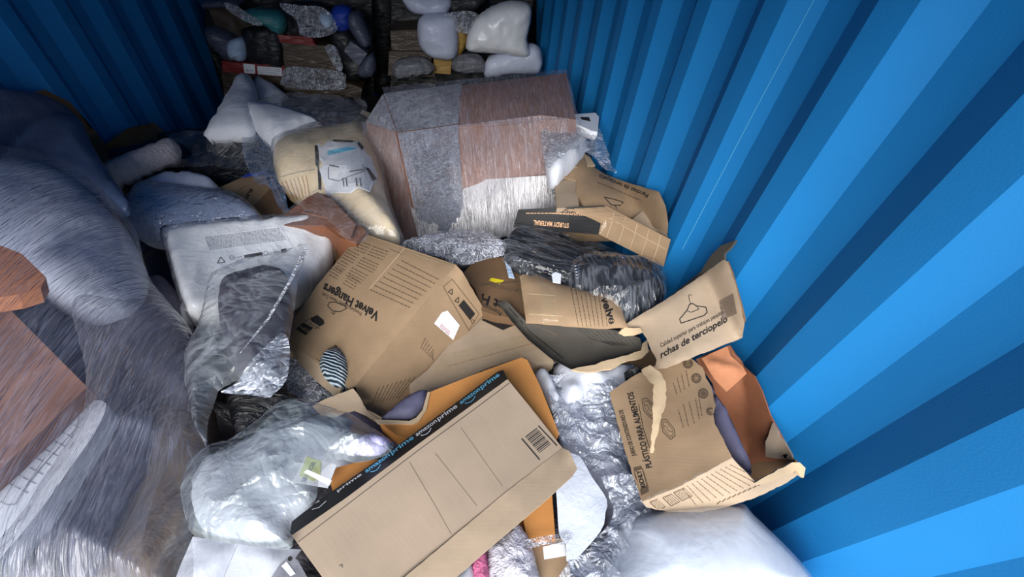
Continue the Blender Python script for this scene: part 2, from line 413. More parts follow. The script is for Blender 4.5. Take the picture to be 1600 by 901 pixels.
class Print:
    """ink lying on a panel: shapes traced in the photo are dropped onto the panel's own surface"""
    def __init__(s, panel, lift=0.0008):
        s.p = panel; vs = worldverts(panel); s.bvh = BVHTree.FromPolygons(vs, [tuple(f.vertices) for f in panel.data.polygons])
        s.V = []; s.F = []; s.m = []; s.mats = []; s.lift = lift; s.UV = []
    def hit(s, x, y):
        d = Vector(ray(x, y)).normalized(); r = s.bvh.ray_cast(Vector(EYE), d)
        if r[0] is None: return None
        nn = r[1] if r[1].dot(d) < 0 else -r[1]
        return r[0] + nn * s.lift
    def add(s, P, F, mat):
        if mat not in s.mats: s.mats.append(mat)
        mi = s.mats.index(mat); H = [s.hit(*p) for p in P]; k = len(s.V)
        ref = next((h for h in H if h is not None), None)
        if ref is None: return
        mp = {}
        for i, h in enumerate(H):
            if h is not None: mp[i] = len(s.V); s.V.append(h); s.UV.append((P[i][0] * .002, P[i][1] * .002))
        for f in F:
            if all(i in mp for i in f): s.F.append(tuple(mp[i] for i in f)); s.m.append(mi)
    def quad(s, a, b, c, d, mat, step=8):
        a, b, c, d = map(np.array, (a, b, c, d)); n1 = max(1, int(max(np.hypot(*(b - a)), np.hypot(*(c - d))) / step)); n2 = max(1, int(max(np.hypot(*(d - a)), np.hypot(*(c - b))) / step))
        P = [tuple((a * (1 - i / n1) + b * i / n1) * (1 - j / n2) + (d * (1 - i / n1) + c * i / n1) * j / n2) for j in range(n2 + 1) for i in range(n1 + 1)]
        F = [(j * (n1 + 1) + i, j * (n1 + 1) + i + 1, (j + 1) * (n1 + 1) + i + 1, (j + 1) * (n1 + 1) + i) for j in range(n2) for i in range(n1)]
        s.add(P, F, mat)
    def line(s, a, b, w, mat, step=6):
        a, b = np.array(a, float), np.array(b, float); n = np.array([-(b - a)[1], (b - a)[0]]); n /= np.hypot(*n) + 1e-9; n *= w / 2
        s.quad(a - n, b - n, b + n, a + n, mat, step)
    def path(s, pts, w, mat, close=False):
        q = list(pts) + ([pts[0]] if close else [])
        for a, b in zip(q[:-1], q[1:]): s.line(a, b, w, mat)
    def poly(s, pts, mat):
        A = np.array(pts, float); x0, y0 = A.min(0); x1, y1 = A.max(0); g = 7 if max(x1 - x0, y1 - y0) > 9 else 50; G = []
        if g < 50:
            gx, gy = np.meshgrid(np.arange(x0 + g / 2, x1, g), np.arange(y0 + g / 2, y1, g)); G = np.stack([gx.ravel(), gy.ravel()], 1)
            if len(G): G = G[pip(G, A)]
            if len(G): G = G[bdist(G, A) > 1.5]
        r = delaunay_2d_cdt([Vector(p) for p in pts] + [Vector(q) for q in G], [(i, (i + 1) % len(pts)) for i in range(len(pts))], [], 1, 0.01)
        s.add([tuple(v) for v in r[0]], [tuple(f) for f in r[2]], mat)
    def ring(s, c, r, w, mat, n=20, squash=1.0):
        s.path([(c[0] + r * math.cos(2 * math.pi * i / n), c[1] + r * squash * math.sin(2 * math.pi * i / n)) for i in range(n)], w, mat, True)
    def disc(s, c, r, mat, n=16, squash=1.0):
        s.poly([(c[0] + r * math.cos(2 * math.pi * i / n), c[1] + r * squash * math.sin(2 * math.pi * i / n)) for i in range(n)], mat)
    def dashes(s, a, b, w, mat, seed=0):
        """a line of tiny words"""
        rnd = random.Random(seed); a, b = np.array(a, float), np.array(b, float); L = np.hypot(*(b - a)); x = 0
        while x < L:
            k = rnd.uniform(2.2, 6.5); s.line(a + (b - a) * x / L, a + (b - a) * min(L, x + k) / L, w, mat, 20); x += k + 1.2
    def text(s, txt, a, b, h, mat, up=None, bold=0.0, squeeze=None):
        cu = bpy.data.curves.new('t', 'FONT'); cu.body = txt; cu.size = 1.0; cu.offset = bold; cu.resolution_u = 3
        ob = bpy.data.objects.new('t', cu); COL.objects.link(ob)
        dg = bpy.context.evaluated_depsgraph_get(); me = bpy.data.meshes.new_from_object(ob.evaluated_get(dg))
        co = np.array([v.co[:2] for v in me.vertices]); fs = [tuple(f.vertices) for f in me.polygons]
        bpy.data.objects.remove(ob); bpy.data.curves.remove(cu); bpy.data.meshes.remove(me)
        a, b = np.array(a, float), np.array(b, float); L = np.hypot(*(b - a)); e = (b - a) / L
        up = np.array(up, float) if up is not None else np.array([e[1], -e[0]])
        up /= np.hypot(*up)
        x0, x1 = co[:, 0].min(), co[:, 0].max()
        P = [tuple(a + (b - a) * ((c[0] - x0) / (x1 - x0)) + up * (c[1] / 0.70 * h)) for c in co]
        s.add(P, fs, mat)
    def build(s, name='printed_lettering', label=None, parent=None):
        if not s.F: return None
        me_uv = s.UV
        o = finish(name, [tuple(v) for v in s.V], s.F, [x for x in s.mats], parent or s.p, me_uv, False)
        for f, mi in zip(o.data.polygons, s.m): f.material_index = mi
        if label: o['label'] = label
        return o
WIRE = mat_plain('steel_wire', (200, 210, 225), 0.2, 0.8, metal=0.9)
M['lime'] = mat_plain('lime_card_print', (212, 222, 150), 0.5)
M['lilac_print'] = mat_cloth('printed_violet_plastic', (190, 185, 225), 0.3, 0.6, 30, 0.35)
M['ink_leaf'] = mat_cloth('grey_photo_print', (130, 130, 140), 0.4, 0.1, 40, 0.4)
PH_R, PH_L = 0.07, 0.0
M['bundle_dark'] = mat_cloth('dark_grey_goods', (74, 72, 86), 0.6, 0.6, 10, 0.25)
M['bundle_brown'] = mat_cloth('dull_brown_goods', (98, 86, 78), 0.7, 0.5, 10, 0.2)
M['stripes'] = mat_cloth('silver_striped_hangers', (120, 150, 165), 0.3, 1.0, 16, 0.6, 1, 8, 0.6, 0.5)
M['card_tan_red'] = mat_card('light_reddish_cardboard', (176, 118, 84), 0.12)
M['film_black'] = mat_film('tight_clear_sleeve', (215, 222, 235), 0.01, 0.15, 4, 0.8, 5, 0.9, 0.08, 1.5, 0.012, 0.02)
M['film_fold'] = mat_film('folded_clear_film', (215, 222, 238), 0.16, 0.7, 1, 1, 13, 0.9, 0.10, 2.0, 0.03, 0.35)
M['pale_wrap'] = mat_plain('pale_crumpled_film_layers', (150, 156, 178), 0.3, 0.6, 0.8, 9)

def mat_stripes():
    mt, nt, b = newmat('silver_striped_plastic'); w = nt.nodes.new('ShaderNodeTexWave'); w.inputs['Scale'].default_value = 38; w.bands_direction = 'Y'
    w.inputs['Distortion'].default_value = 3.0; w.inputs['Detail Scale'].default_value = 0.6
    nt.links.new(uvmap(nt, 1, 1).outputs[0], w.inputs[0]); r = ramp(nt, w.outputs[1], 0.35, 0.75, lin((40, 56, 66)) + (1,), lin((200, 216, 226)) + (1,))
    nt.links.new(r.outputs[0], b.inputs['Base Color']); b.inputs['Roughness'].default_value = 0.25
    bp = nt.nodes.new('ShaderNodeBump'); bp.inputs['Strength'].default_value = 0.6; bp.inputs['Distance'].default_value = 0.01
    nt.links.new(w.outputs[1], bp.inputs['Height']); nt.links.new(bp.outputs[0], b.inputs['Normal']); return mt
M['stripes'] = mat_stripes()

# ================================================================== THE CONTAINER
def corrugated(name, x, sgn, y0, y1, z0, z1, phase):
    """trapezoid corrugated steel wall; sgn +1: right wall (inside is towards -x)"""
    per = [(0, 0.0), (0.070, 0.0), (0.139, 1.0), (0.211, 1.0), (0.278, 0.0)]
    ys = []; k = math.floor((y0 - phase) / 0.278) - 1
    while True:
        o = phase + k * 0.278
        if o > y1: break
        for a, d in per[:-1]: ys.append((o + a, d))
        k += 1
    ys = [q for q in ys if y0 <= q[0] <= y1]
    zs = [z0, z0 + 0.8, z0 + 1.6, z1]; V = []; F = []; n = len(ys)
    for side in (0, 1):
        for z in zs:
            for yy, d in ys: V.append((x - sgn * 0.018 + sgn * 0.036 * d + sgn * 0.003 * side, yy, z))
    m_ = len(zs)
    for s_ in (0, 1):
        b0 = s_ * n * m_
        for j in range(m_ - 1):
            for i in range(n - 1):
                f = (b0 + j * n + i, b0 + j * n + i + 1, b0 + (j + 1) * n + i + 1, b0 + (j + 1) * n + i)
                F.append(f if (s_ == 0) == (sgn > 0) else f[::-1])
    for i in range(n - 1):
        F.append((i, i + 1, n * m_ + i + 1, n * m_ + i)); t = (m_ - 1) * n; F.append((t + i, t + i + 1, n * m_ + t + i + 1, n * m_ + t + i))
    o = finish(name, V, F, M['blue_paint'], smooth=False); tag(o, None, None, kind='structure'); return o
YO = -0.13
corrugated('wall_right', 1.165, 1, YO, 5.9, 0.0, 2.39, PH_R)
WR = bpy.data.objects['wall_right']; p = Print(WR); p.path([(1272, 0), (1180, 172), (1090, 344), (1066, 390)], 0.55, M['ink_blue']); p.build('scratch', 'thin pale scratch')
corrugated('wall_left', -1.165, -1, YO, 5.9, 0.0, 2.39, PH_L)
def slab(name, a, b, mat):
    V = [(x, y, z) for x in (a[0], b[0]) for y in (a[1], b[1]) for z in (a[2], b[2])]
    F = [(0, 1, 3, 2), (4, 6, 7, 5), (0, 4, 5, 1), (2, 3, 7, 6), (0, 2, 6, 4), (1, 5, 7, 3)]
    o = finish(name, V, F, mat, smooth=False); tag(o, None, None, kind='structure'); return o
slab('floor', (-1.2, YO, -0.04), (1.2, 5.95, 0.0), M['floor'])
slab('ceiling', (-1.2, YO, 2.39), (1.2, 5.95, 2.40), M['blue_paint'])
slab('wall_back', (-1.2, 5.92, 0), (1.2, 5.95, 2.39), M['blue_paint'])

# ------------------------------------------------------------------ trodden heap below everything
def heap():
    nx, ny = 90, 150; V = []; F = []; U = []
    for j in range(ny + 1):
        for i in range(nx + 1):
            x = -1.14 + 2.28 * i / nx; y = -0.12 + 2.97 * j / ny
            h = 0.83 + 0.05 * noise.fractal(Vector((x * 3, y * 3, 1.1)), 0.9, 2, 4) + 0.03 * (1 - 2 * abs(noise.noise(Vector((x * 7, y * 7, 4)))))
            if x < -0.3: h += 0.10 * min(1, (-0.3 - x) / 0.4)
            if y > 2.2: h -= 0.25 * min(1, (y - 2.2) / 0.5)
            V.append((x, y, h)); U.append((x, y))
    n = nx + 1
    for j in range(ny):
        for i in range(nx): F.append((j * n + i, j * n + i + 1, (j + 1) * n + i + 1, (j + 1) * n + i))
    b = len(V)                                             # skirt to the floor
    ring = [i for i in range(n)] + [j * n + nx for j in range(1, ny + 1)] + [ny * n + i for i in range(nx - 1, -1, -1)] + [j * n for j in range(ny - 1, 0, -1)]
    for i in ring: V.append((V[i][0], V[i][1], 0.003)); U.append((V[i][0], 0))
    for k in range(len(ring)):
        k2 = (k + 1) % len(ring); F.append((ring[k], b + k, b + k2, ring[k2]))
    F.append(tuple(range(b, b + len(ring))))
    o = finish('plastic_heap', V, F, M['heap'], uvs=U)
    tag(o, 'dark heap of trodden plastic and cloth under all the boxes and bags', 'waste heap', kind='stuff')
heap()

CR = [(0.012, 9, 9, 'r'), (0.008, 25, 25, 'f')]               # crumpled film
SOFT = [(0.020, 3, 3, 'f'), (0.007, 10, 8, 'r')]              # stuffed bedding
PAN = [(0.004, 4, 4, 'f')]                                    # bent cardboard

# ================================================================== STACKS AT THE BACK
def goods(name, pts, mat, label, cat, kind='blob', y=3.05, group=None, bulge=0.06, ext=(0, 0.35, 0), wr=None, low=0.2, **k):
    o = patch(name, pts, M[mat], z=y, mode='y', kind=kind, grid=5, bulge=bulge if kind == 'blob' else 0, low=low,
              ext=ext if kind == 'panel' else None, wr=wr if wr is not None else [(0.02, 6, 6, 'f'), (0.008, 18, 18, 'r')], **k)
    return tag(o, label, cat, group)
G1, G2 = 'goods in the left wrapped stack at the back', 'goods in the right wrapped stack at the back'
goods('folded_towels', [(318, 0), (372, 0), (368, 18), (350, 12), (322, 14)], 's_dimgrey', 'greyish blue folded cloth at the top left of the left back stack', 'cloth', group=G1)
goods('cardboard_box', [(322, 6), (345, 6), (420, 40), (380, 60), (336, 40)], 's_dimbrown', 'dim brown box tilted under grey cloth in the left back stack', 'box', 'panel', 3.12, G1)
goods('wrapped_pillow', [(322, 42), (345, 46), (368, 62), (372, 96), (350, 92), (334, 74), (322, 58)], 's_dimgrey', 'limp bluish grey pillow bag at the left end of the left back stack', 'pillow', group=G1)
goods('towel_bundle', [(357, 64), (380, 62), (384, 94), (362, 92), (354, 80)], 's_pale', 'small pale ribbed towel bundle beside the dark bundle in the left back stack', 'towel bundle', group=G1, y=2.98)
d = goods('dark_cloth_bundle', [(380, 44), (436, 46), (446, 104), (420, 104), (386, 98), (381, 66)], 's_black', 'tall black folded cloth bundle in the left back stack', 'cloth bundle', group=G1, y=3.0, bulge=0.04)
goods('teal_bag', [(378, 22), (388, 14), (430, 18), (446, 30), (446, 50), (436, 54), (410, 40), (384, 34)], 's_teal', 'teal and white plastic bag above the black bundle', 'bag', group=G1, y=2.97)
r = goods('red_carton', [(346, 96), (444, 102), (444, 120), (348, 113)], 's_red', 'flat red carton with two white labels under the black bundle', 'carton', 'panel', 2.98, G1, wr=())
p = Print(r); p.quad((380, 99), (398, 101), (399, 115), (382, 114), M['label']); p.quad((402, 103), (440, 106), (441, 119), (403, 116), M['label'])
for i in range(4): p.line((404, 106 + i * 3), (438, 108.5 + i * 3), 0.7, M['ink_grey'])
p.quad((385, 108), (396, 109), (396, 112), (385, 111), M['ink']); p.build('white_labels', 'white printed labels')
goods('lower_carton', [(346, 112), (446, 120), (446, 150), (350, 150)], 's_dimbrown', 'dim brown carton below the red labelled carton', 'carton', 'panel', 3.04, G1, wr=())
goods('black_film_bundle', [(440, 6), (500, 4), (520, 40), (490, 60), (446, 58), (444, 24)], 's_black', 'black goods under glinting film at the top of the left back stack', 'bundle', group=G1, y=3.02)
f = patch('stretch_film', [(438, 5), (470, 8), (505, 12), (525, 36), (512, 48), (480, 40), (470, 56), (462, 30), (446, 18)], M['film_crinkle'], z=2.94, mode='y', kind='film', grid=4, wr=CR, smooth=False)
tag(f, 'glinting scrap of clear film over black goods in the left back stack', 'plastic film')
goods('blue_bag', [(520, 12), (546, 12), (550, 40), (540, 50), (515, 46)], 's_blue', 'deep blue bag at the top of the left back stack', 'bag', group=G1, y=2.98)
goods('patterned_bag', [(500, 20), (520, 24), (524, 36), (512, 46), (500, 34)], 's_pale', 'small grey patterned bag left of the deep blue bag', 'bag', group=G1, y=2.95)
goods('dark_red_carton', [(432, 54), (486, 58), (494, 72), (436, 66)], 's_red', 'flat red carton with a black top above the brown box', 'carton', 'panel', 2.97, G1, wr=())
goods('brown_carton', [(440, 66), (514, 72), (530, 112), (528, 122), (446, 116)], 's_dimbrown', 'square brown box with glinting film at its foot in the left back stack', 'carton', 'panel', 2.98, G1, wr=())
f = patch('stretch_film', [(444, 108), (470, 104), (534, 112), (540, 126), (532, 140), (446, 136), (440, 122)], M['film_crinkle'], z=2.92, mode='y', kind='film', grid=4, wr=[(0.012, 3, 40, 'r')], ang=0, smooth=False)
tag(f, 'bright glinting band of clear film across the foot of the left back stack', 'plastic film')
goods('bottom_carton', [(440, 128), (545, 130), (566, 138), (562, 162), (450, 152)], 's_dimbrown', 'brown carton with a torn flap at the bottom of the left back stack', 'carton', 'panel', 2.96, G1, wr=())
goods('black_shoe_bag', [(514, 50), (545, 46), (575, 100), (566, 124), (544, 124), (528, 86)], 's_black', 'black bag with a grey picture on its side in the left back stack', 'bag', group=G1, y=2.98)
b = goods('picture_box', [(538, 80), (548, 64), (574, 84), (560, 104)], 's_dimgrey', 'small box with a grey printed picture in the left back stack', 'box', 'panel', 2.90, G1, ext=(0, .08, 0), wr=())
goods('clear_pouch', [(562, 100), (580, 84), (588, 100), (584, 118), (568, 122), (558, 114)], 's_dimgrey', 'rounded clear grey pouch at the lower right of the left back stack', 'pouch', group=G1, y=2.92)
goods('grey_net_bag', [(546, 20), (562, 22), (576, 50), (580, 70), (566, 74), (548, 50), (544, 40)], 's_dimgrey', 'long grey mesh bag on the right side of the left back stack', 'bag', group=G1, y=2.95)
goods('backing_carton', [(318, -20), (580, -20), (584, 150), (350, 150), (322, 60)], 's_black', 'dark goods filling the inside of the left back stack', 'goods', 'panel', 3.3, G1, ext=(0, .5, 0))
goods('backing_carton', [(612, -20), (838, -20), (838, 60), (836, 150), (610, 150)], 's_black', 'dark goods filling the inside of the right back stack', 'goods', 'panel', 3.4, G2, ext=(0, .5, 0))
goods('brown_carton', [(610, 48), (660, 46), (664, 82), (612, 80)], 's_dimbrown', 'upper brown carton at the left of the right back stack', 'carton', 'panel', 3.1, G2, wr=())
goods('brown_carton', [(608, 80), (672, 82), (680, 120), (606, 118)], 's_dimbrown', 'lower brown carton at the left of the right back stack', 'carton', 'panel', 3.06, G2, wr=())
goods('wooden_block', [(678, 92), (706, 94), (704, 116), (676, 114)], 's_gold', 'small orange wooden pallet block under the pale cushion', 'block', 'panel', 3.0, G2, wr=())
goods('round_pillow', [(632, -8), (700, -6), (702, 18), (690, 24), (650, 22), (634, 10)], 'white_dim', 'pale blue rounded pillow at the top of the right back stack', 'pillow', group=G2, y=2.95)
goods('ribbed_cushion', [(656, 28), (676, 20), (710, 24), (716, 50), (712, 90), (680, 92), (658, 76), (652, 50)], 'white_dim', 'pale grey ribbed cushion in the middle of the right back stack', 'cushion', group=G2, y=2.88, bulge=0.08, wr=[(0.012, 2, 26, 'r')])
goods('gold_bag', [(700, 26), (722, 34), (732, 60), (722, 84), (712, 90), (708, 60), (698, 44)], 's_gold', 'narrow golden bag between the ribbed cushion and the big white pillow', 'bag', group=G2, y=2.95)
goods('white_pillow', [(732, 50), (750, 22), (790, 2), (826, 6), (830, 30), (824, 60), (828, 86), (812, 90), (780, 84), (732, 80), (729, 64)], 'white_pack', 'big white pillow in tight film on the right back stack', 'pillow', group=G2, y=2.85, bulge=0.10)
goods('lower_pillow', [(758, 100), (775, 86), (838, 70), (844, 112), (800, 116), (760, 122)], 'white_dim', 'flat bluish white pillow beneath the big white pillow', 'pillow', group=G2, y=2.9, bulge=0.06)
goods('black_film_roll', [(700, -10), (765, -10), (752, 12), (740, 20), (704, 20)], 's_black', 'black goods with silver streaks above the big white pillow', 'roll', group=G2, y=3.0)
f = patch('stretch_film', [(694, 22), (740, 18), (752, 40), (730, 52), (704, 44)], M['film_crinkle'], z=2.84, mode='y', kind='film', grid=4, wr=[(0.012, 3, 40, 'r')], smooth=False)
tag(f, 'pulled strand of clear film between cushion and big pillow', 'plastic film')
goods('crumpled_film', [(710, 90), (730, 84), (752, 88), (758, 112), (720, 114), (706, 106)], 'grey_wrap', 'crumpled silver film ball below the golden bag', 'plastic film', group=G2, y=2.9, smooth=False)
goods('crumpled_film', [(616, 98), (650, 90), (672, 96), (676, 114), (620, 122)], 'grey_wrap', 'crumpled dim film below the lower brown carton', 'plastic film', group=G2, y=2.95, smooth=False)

goods('gap_shade_filler', [(572, -30), (618, -30), (612, 130), (580, 130)], 's_black', 'tall black filler standing in for the shade in the gap between the two back stacks', 'shade filler', y=3.5, low=0.3)  # added black column gives the open gap its deep shade

for pts, lb in (([(350, 4), (372, 10), (410, 36), (400, 40), (365, 22)], 'thin slanting glint of clear film at the top left of the left back stack'),
                ([(470, 44), (522, 38), (524, 50), (500, 58), (474, 56)], 'ruffled clear film between the black goods and the red carton of the back stack'),
                ([(508, 74), (524, 72), (536, 104), (528, 110)], 'narrow glinting film along the right edge of the square brown back box')):
    tag(patch('stretch_film', pts, M['film_crinkle'], z=2.90, mode='y', kind='film', grid=4, wr=[(0.012, 3, 40, 'r')], smooth=False), lb, 'plastic film')

# ================================================================== MIDDLE GROUND, LEFT
def blob(name, pts, mat, label, cat, z=1.0, group=None, **k):
    k.setdefault('bulge', 0.07); k.setdefault('low', 0.12); k.setdefault('wr', SOFT); k.setdefault('grid', 7)
    return tag(patch(name, pts, M[mat] if isinstance(mat, str) else mat, z=z, kind='blob', **k), label, cat, group)
def film(name, pts, mat, label, cat='plastic film', z=1.1, parent=None, **k):
    k.setdefault('wr', CR); k.setdefault('grid', 6); k.setdefault('smooth', False)
    o = patch(name, pts, M[mat], z=z, kind='film', parent=parent, **k)
    return tag(o, label, None if parent else cat)
def board(name, pts, mat, label=None, cat=None, z=1.1, parent=None, **k):
    k.setdefault('wr', PAN); k.setdefault('grid', 9); k.setdefault('curve', False)
    o = patch(name, pts, M[mat], z=z, kind='panel', parent=parent, **k)
    return tag(o, label, cat)

board('cardboard_box', [(20, 152), (70, 140), (110, 160), (150, 205), (170, 262), (90, 240), (30, 180)], 'card_dark', 'dark brown box edge between the blue bag and the left wall', 'box', z=1.15, ext=(0, 0, -0.3))
board('cardboard_box', [(165, 225), (200, 200), (240, 192), (262, 208), (280, 232), (220, 262), (160, 255)], 'card_dark', 'dark crumpled brown box against the left wall behind the grey roll', 'box', z=1.02, ext=(0, 0, -0.2))
blob('blue_duffel_bag', [(-60, 170), (-10, 150), (60, 155), (108, 176), (135, 205), (150, 240), (190, 300), (205, 335), (170, 330), (120, 295), (60, 262), (-60, 260)], 'blue_cloth', 'large slate blue fabric bag against the left wall', 'bag', z=1.22, bulge=0.08, low=0.10)
blob('navy_cloth', [(150, 262), (185, 240), (235, 228), (262, 222), (240, 250), (190, 290), (160, 300)], 'navy', 'dark navy cloth under the rolled grey fleece', 'cloth', z=1.02)
blob('grey_fleece_roll', [(165, 274), (172, 262), (215, 244), (258, 226), (274, 222), (284, 236), (278, 246), (235, 264), (190, 284), (176, 290), (168, 286)], 'grey_fleece', 'rolled light grey fleece with a rough nap', 'roll', z=1.12, bulge=0.05, low=0.05, wr=[(0.003, 40, 40, 'n')])
blob('black_garbage_bag', [(245, 225), (262, 208), (330, 204), (405, 206), (432, 230), (440, 268), (410, 285), (350, 290), (290, 280), (240, 262), (262, 246)], 'black_poly', 'glossy black plastic bag between the grey roll and the cream bedding', 'garbage bag', z=0.99, wr=SOFT + [(0.010, 14, 14, 'r')])
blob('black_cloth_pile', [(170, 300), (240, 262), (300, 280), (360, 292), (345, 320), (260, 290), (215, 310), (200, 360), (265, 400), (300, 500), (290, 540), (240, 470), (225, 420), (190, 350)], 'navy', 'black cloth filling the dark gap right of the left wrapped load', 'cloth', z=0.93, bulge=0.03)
film('clear_bag', [(385, 196), (405, 190), (425, 215), (440, 250), (452, 330), (470, 345), (440, 330), (420, 290), (400, 285), (380, 240)], 'film_dim', 'sheer clear plastic sheet hanging beside the cream bedding', z=1.1)
film('clear_sleeve', [(265, 215), (300, 205), (345, 210), (380, 235), (425, 250), (420, 275), (345, 262), (300, 262), (262, 262), (300, 240)], 'film_black', 'glinting clear sleeve lying on the black bag', z=1.09, wr=[(0.01, 10, 10, 'r')])
W_ = 'white pillows piled by the back of the left wall'
blob('white_pillow', [(318, 212), (335, 185), (352, 150), (372, 122), (386, 116), (396, 128), (404, 160), (398, 205), (360, 212)], 'white', 'white pillow standing up in a peak against the left back stack', 'pillow', z=1.12, group=W_, bulge=0.05)
blob('white_pillow', [(396, 118), (408, 118), (432, 136), (450, 152), (446, 176), (410, 170), (398, 140)], 'white', 'white pillow corner behind the peaked pillow', 'pillow', z=1.04, group=W_, bulge=0.04)
blob('white_pillow', [(378, 170), (405, 164), (450, 174), (490, 188), (508, 202), (480, 214), (446, 232), (426, 226), (400, 205)], 'white', 'flat white pillow lying behind the cream bedding', 'pillow', z=1.12, group=W_, bulge=0.06)
blob('dark_bagged_cloth', [(440, 160), (470, 152), (556, 158), (566, 190), (530, 206), (490, 190), (440, 172)], 'navy', 'dark cloth in a clear bag behind the cream bedding', 'cloth', z=1.06, bulge=0.04)
film('clear_bag', [(378, 168), (420, 152), (455, 146), (562, 156), (570, 180), (540, 200), (520, 206), (480, 188), (430, 172), (400, 176)], 'film', 'crumpled clear bag over dark cloth behind the cream bedding', z=1.15)
board('cream_panel', [(540, 206), (566, 172), (578, 176), (580, 204)], 'cream', 'pale cream board corner behind the cream bedding', 'board', z=1.09, ext=(0, 0.02, -0.06))

# ---- cream bedding in a bag with a printed picture insert
cb = blob('bedding_bag', [(428, 244), (440, 228), (472, 212), (505, 205), (540, 202), (572, 196), (590, 235), (604, 310), (625, 372), (600, 378), (558, 366), (520, 340), (490, 310), (442, 292), (430, 268)], 'cream',
          'plump cream comforter in a clear bag with a printed picture insert', 'bedding', z=1.10, bulge=0.11, low=0.2, wr=[(0.012, 4, 4, 'f'), (0.006, 14, 6, 'r')], grid=6)
p = Print(cb, 0.002)
p.poly([(496, 226), (515, 220), (562, 221), (580, 246), (590, 276), (578, 300), (545, 302), (512, 306), (500, 268)], M['label'])
p.build('picture_insert', 'white insert card with a blue and grey bed picture')
p = Print(cb, 0.004)
p.quad((512, 237), (545, 230), (560, 233), (513, 244), M['ink_blue'])
p.quad((521, 219), (552, 221), (551, 223.5), (521, 221.5), M['ink']); p.quad((492, 228), (497, 228), (499, 266), (494, 258), M['ink']); p.quad((497, 262), (502, 272), (503, 298), (499, 296), M['ink'])
p.quad((560, 222), (568, 230), (566, 236), (558, 226), M['ink']); p.quad((570, 262), (576, 264), (588, 280), (582, 284), M['ink'])
for x in (536, 541, 556, 562): p.line((x, 279), (x + 2, 292), 1.2, M['ink'])
p.path([(514, 262), (514, 280), (530, 284), (545, 277), (570, 268), (566, 258)], 1.1, M['ink_grey']); p.line((515, 259), (530, 262), 1.5, M['ink'])
p.quad((520, 266), (534, 268), (530, 277), (520, 276), M['ink_white']); p.line((546, 269), (568, 266), 2, M['ink_grey'])
for i in range(7): p.path([(441 + i * 6.3, 284 - i * 1.6), (448 + i * 5.6, 300 - i * 2), (455 + i * 4.8, 312 - i * 1)], 0.9, M['ink_tan'])
p.path([(432, 278), (465, 270), (493, 265)], 0.8, M['ink_grey'])
p.build('picture_print')
film('clear_bag', [(424, 245), (440, 222), (505, 198), (574, 190), (596, 240), (612, 320), (632, 380), (600, 384), (552, 370), (500, 320), (440, 297)], 'film_smooth', 'clear cover film', z=1.125, parent=cb, bulge=0.12, smooth=True, wr=[(0.006, 8, 8, 'r')])

blob('bagged_white_pillow', [(212, 305), (225, 290), (255, 280), (300, 277), (332, 284), (344, 296), (334, 306), (290, 312), (222, 322)], 'white_dim', 'small bluish white pillow in a clear bag behind the larger flat one', 'pillow', z=1.05, bulge=0.05)
bw = blob('bagged_white_pillow', [(196, 340), (212, 312), (240, 298), (300, 302), (368, 312), (400, 330), (411, 344), (398, 354), (330, 364), (262, 374), (210, 366)], 'white_dim', 'large bluish white pillow in clear film below the grey roll', 'pillow', z=1.07, bulge=0.07)
film('clear_wrap', [(188, 345), (210, 306), (240, 290), (305, 298), (372, 308), (412, 340), (402, 358), (330, 370), (262, 380), (200, 374)], 'film_dim', 'clear wrap', z=1.09, parent=bw, bulge=0.08, wr=[(0.004, 3, 20, 'r')], smooth=True)

# ---- hangers carton corner marked 'ers'
eb = board('hanger_carton', [(340, 293), (356, 287), (380, 276), (410, 269), (424, 273), (436, 300), (452, 335), (442, 352), (412, 352), (408, 332), (378, 308)], 'card', 'small brown carton corner printed ers beside the cream bedding', 'carton', z=1.04, ext=(0, 0.01, -0.14))
p = Print(eb); p.text('ers', (384, 315), (396, 296), 7, M['ink'], bold=0.03); p.quad((414, 274), (418, 272), (428, 291), (423, 294), M['ink']); p.line((372, 298), (385, 290), 1, M['ink_soft']); p.build('printed_lettering', 'black lettering reading ers')
board('cardboard_flap', [(396, 322), (424, 292), (452, 335), (446, 352), (424, 352)], 'card_dark', parent=eb, z=1.05)
board('purple_edge', [(378, 276), (388, 270), (412, 268), (422, 272), (410, 271)], 's_blue', parent=eb, z=1.055)

# ---- small orange brown wrapped carton
ob = board('wrapped_carton', [(432, 352), (436, 342), (480, 308), (496, 300), (514, 306), (540, 328), (572, 362), (556, 378), (530, 372), (506, 352)], 'card_red', 'small reddish brown carton in shiny film below the cream bedding', 'carton', z=1.19, ext=(0, 0.02, -0.2))
board('fold', [(470, 330), (498, 302), (520, 312), (556, 350), (548, 372), (510, 340)], 'card_brown', parent=ob, z=1.205)
film('clear_wrap', [(430, 352), (434, 340), (494, 297), (520, 306), (576, 362), (556, 382), (510, 356)], 'film_smooth', None, z=1.22, parent=ob, wr=[(0.006, 9, 9, 'r')])
board('dark_carton', [(512, 352), (528, 358), (548, 378), (520, 392), (512, 374)], 'card_dark', 'dark carton scrap behind the hangers box corner', 'box', z=1.10, ext=(0, 0, -0.1))

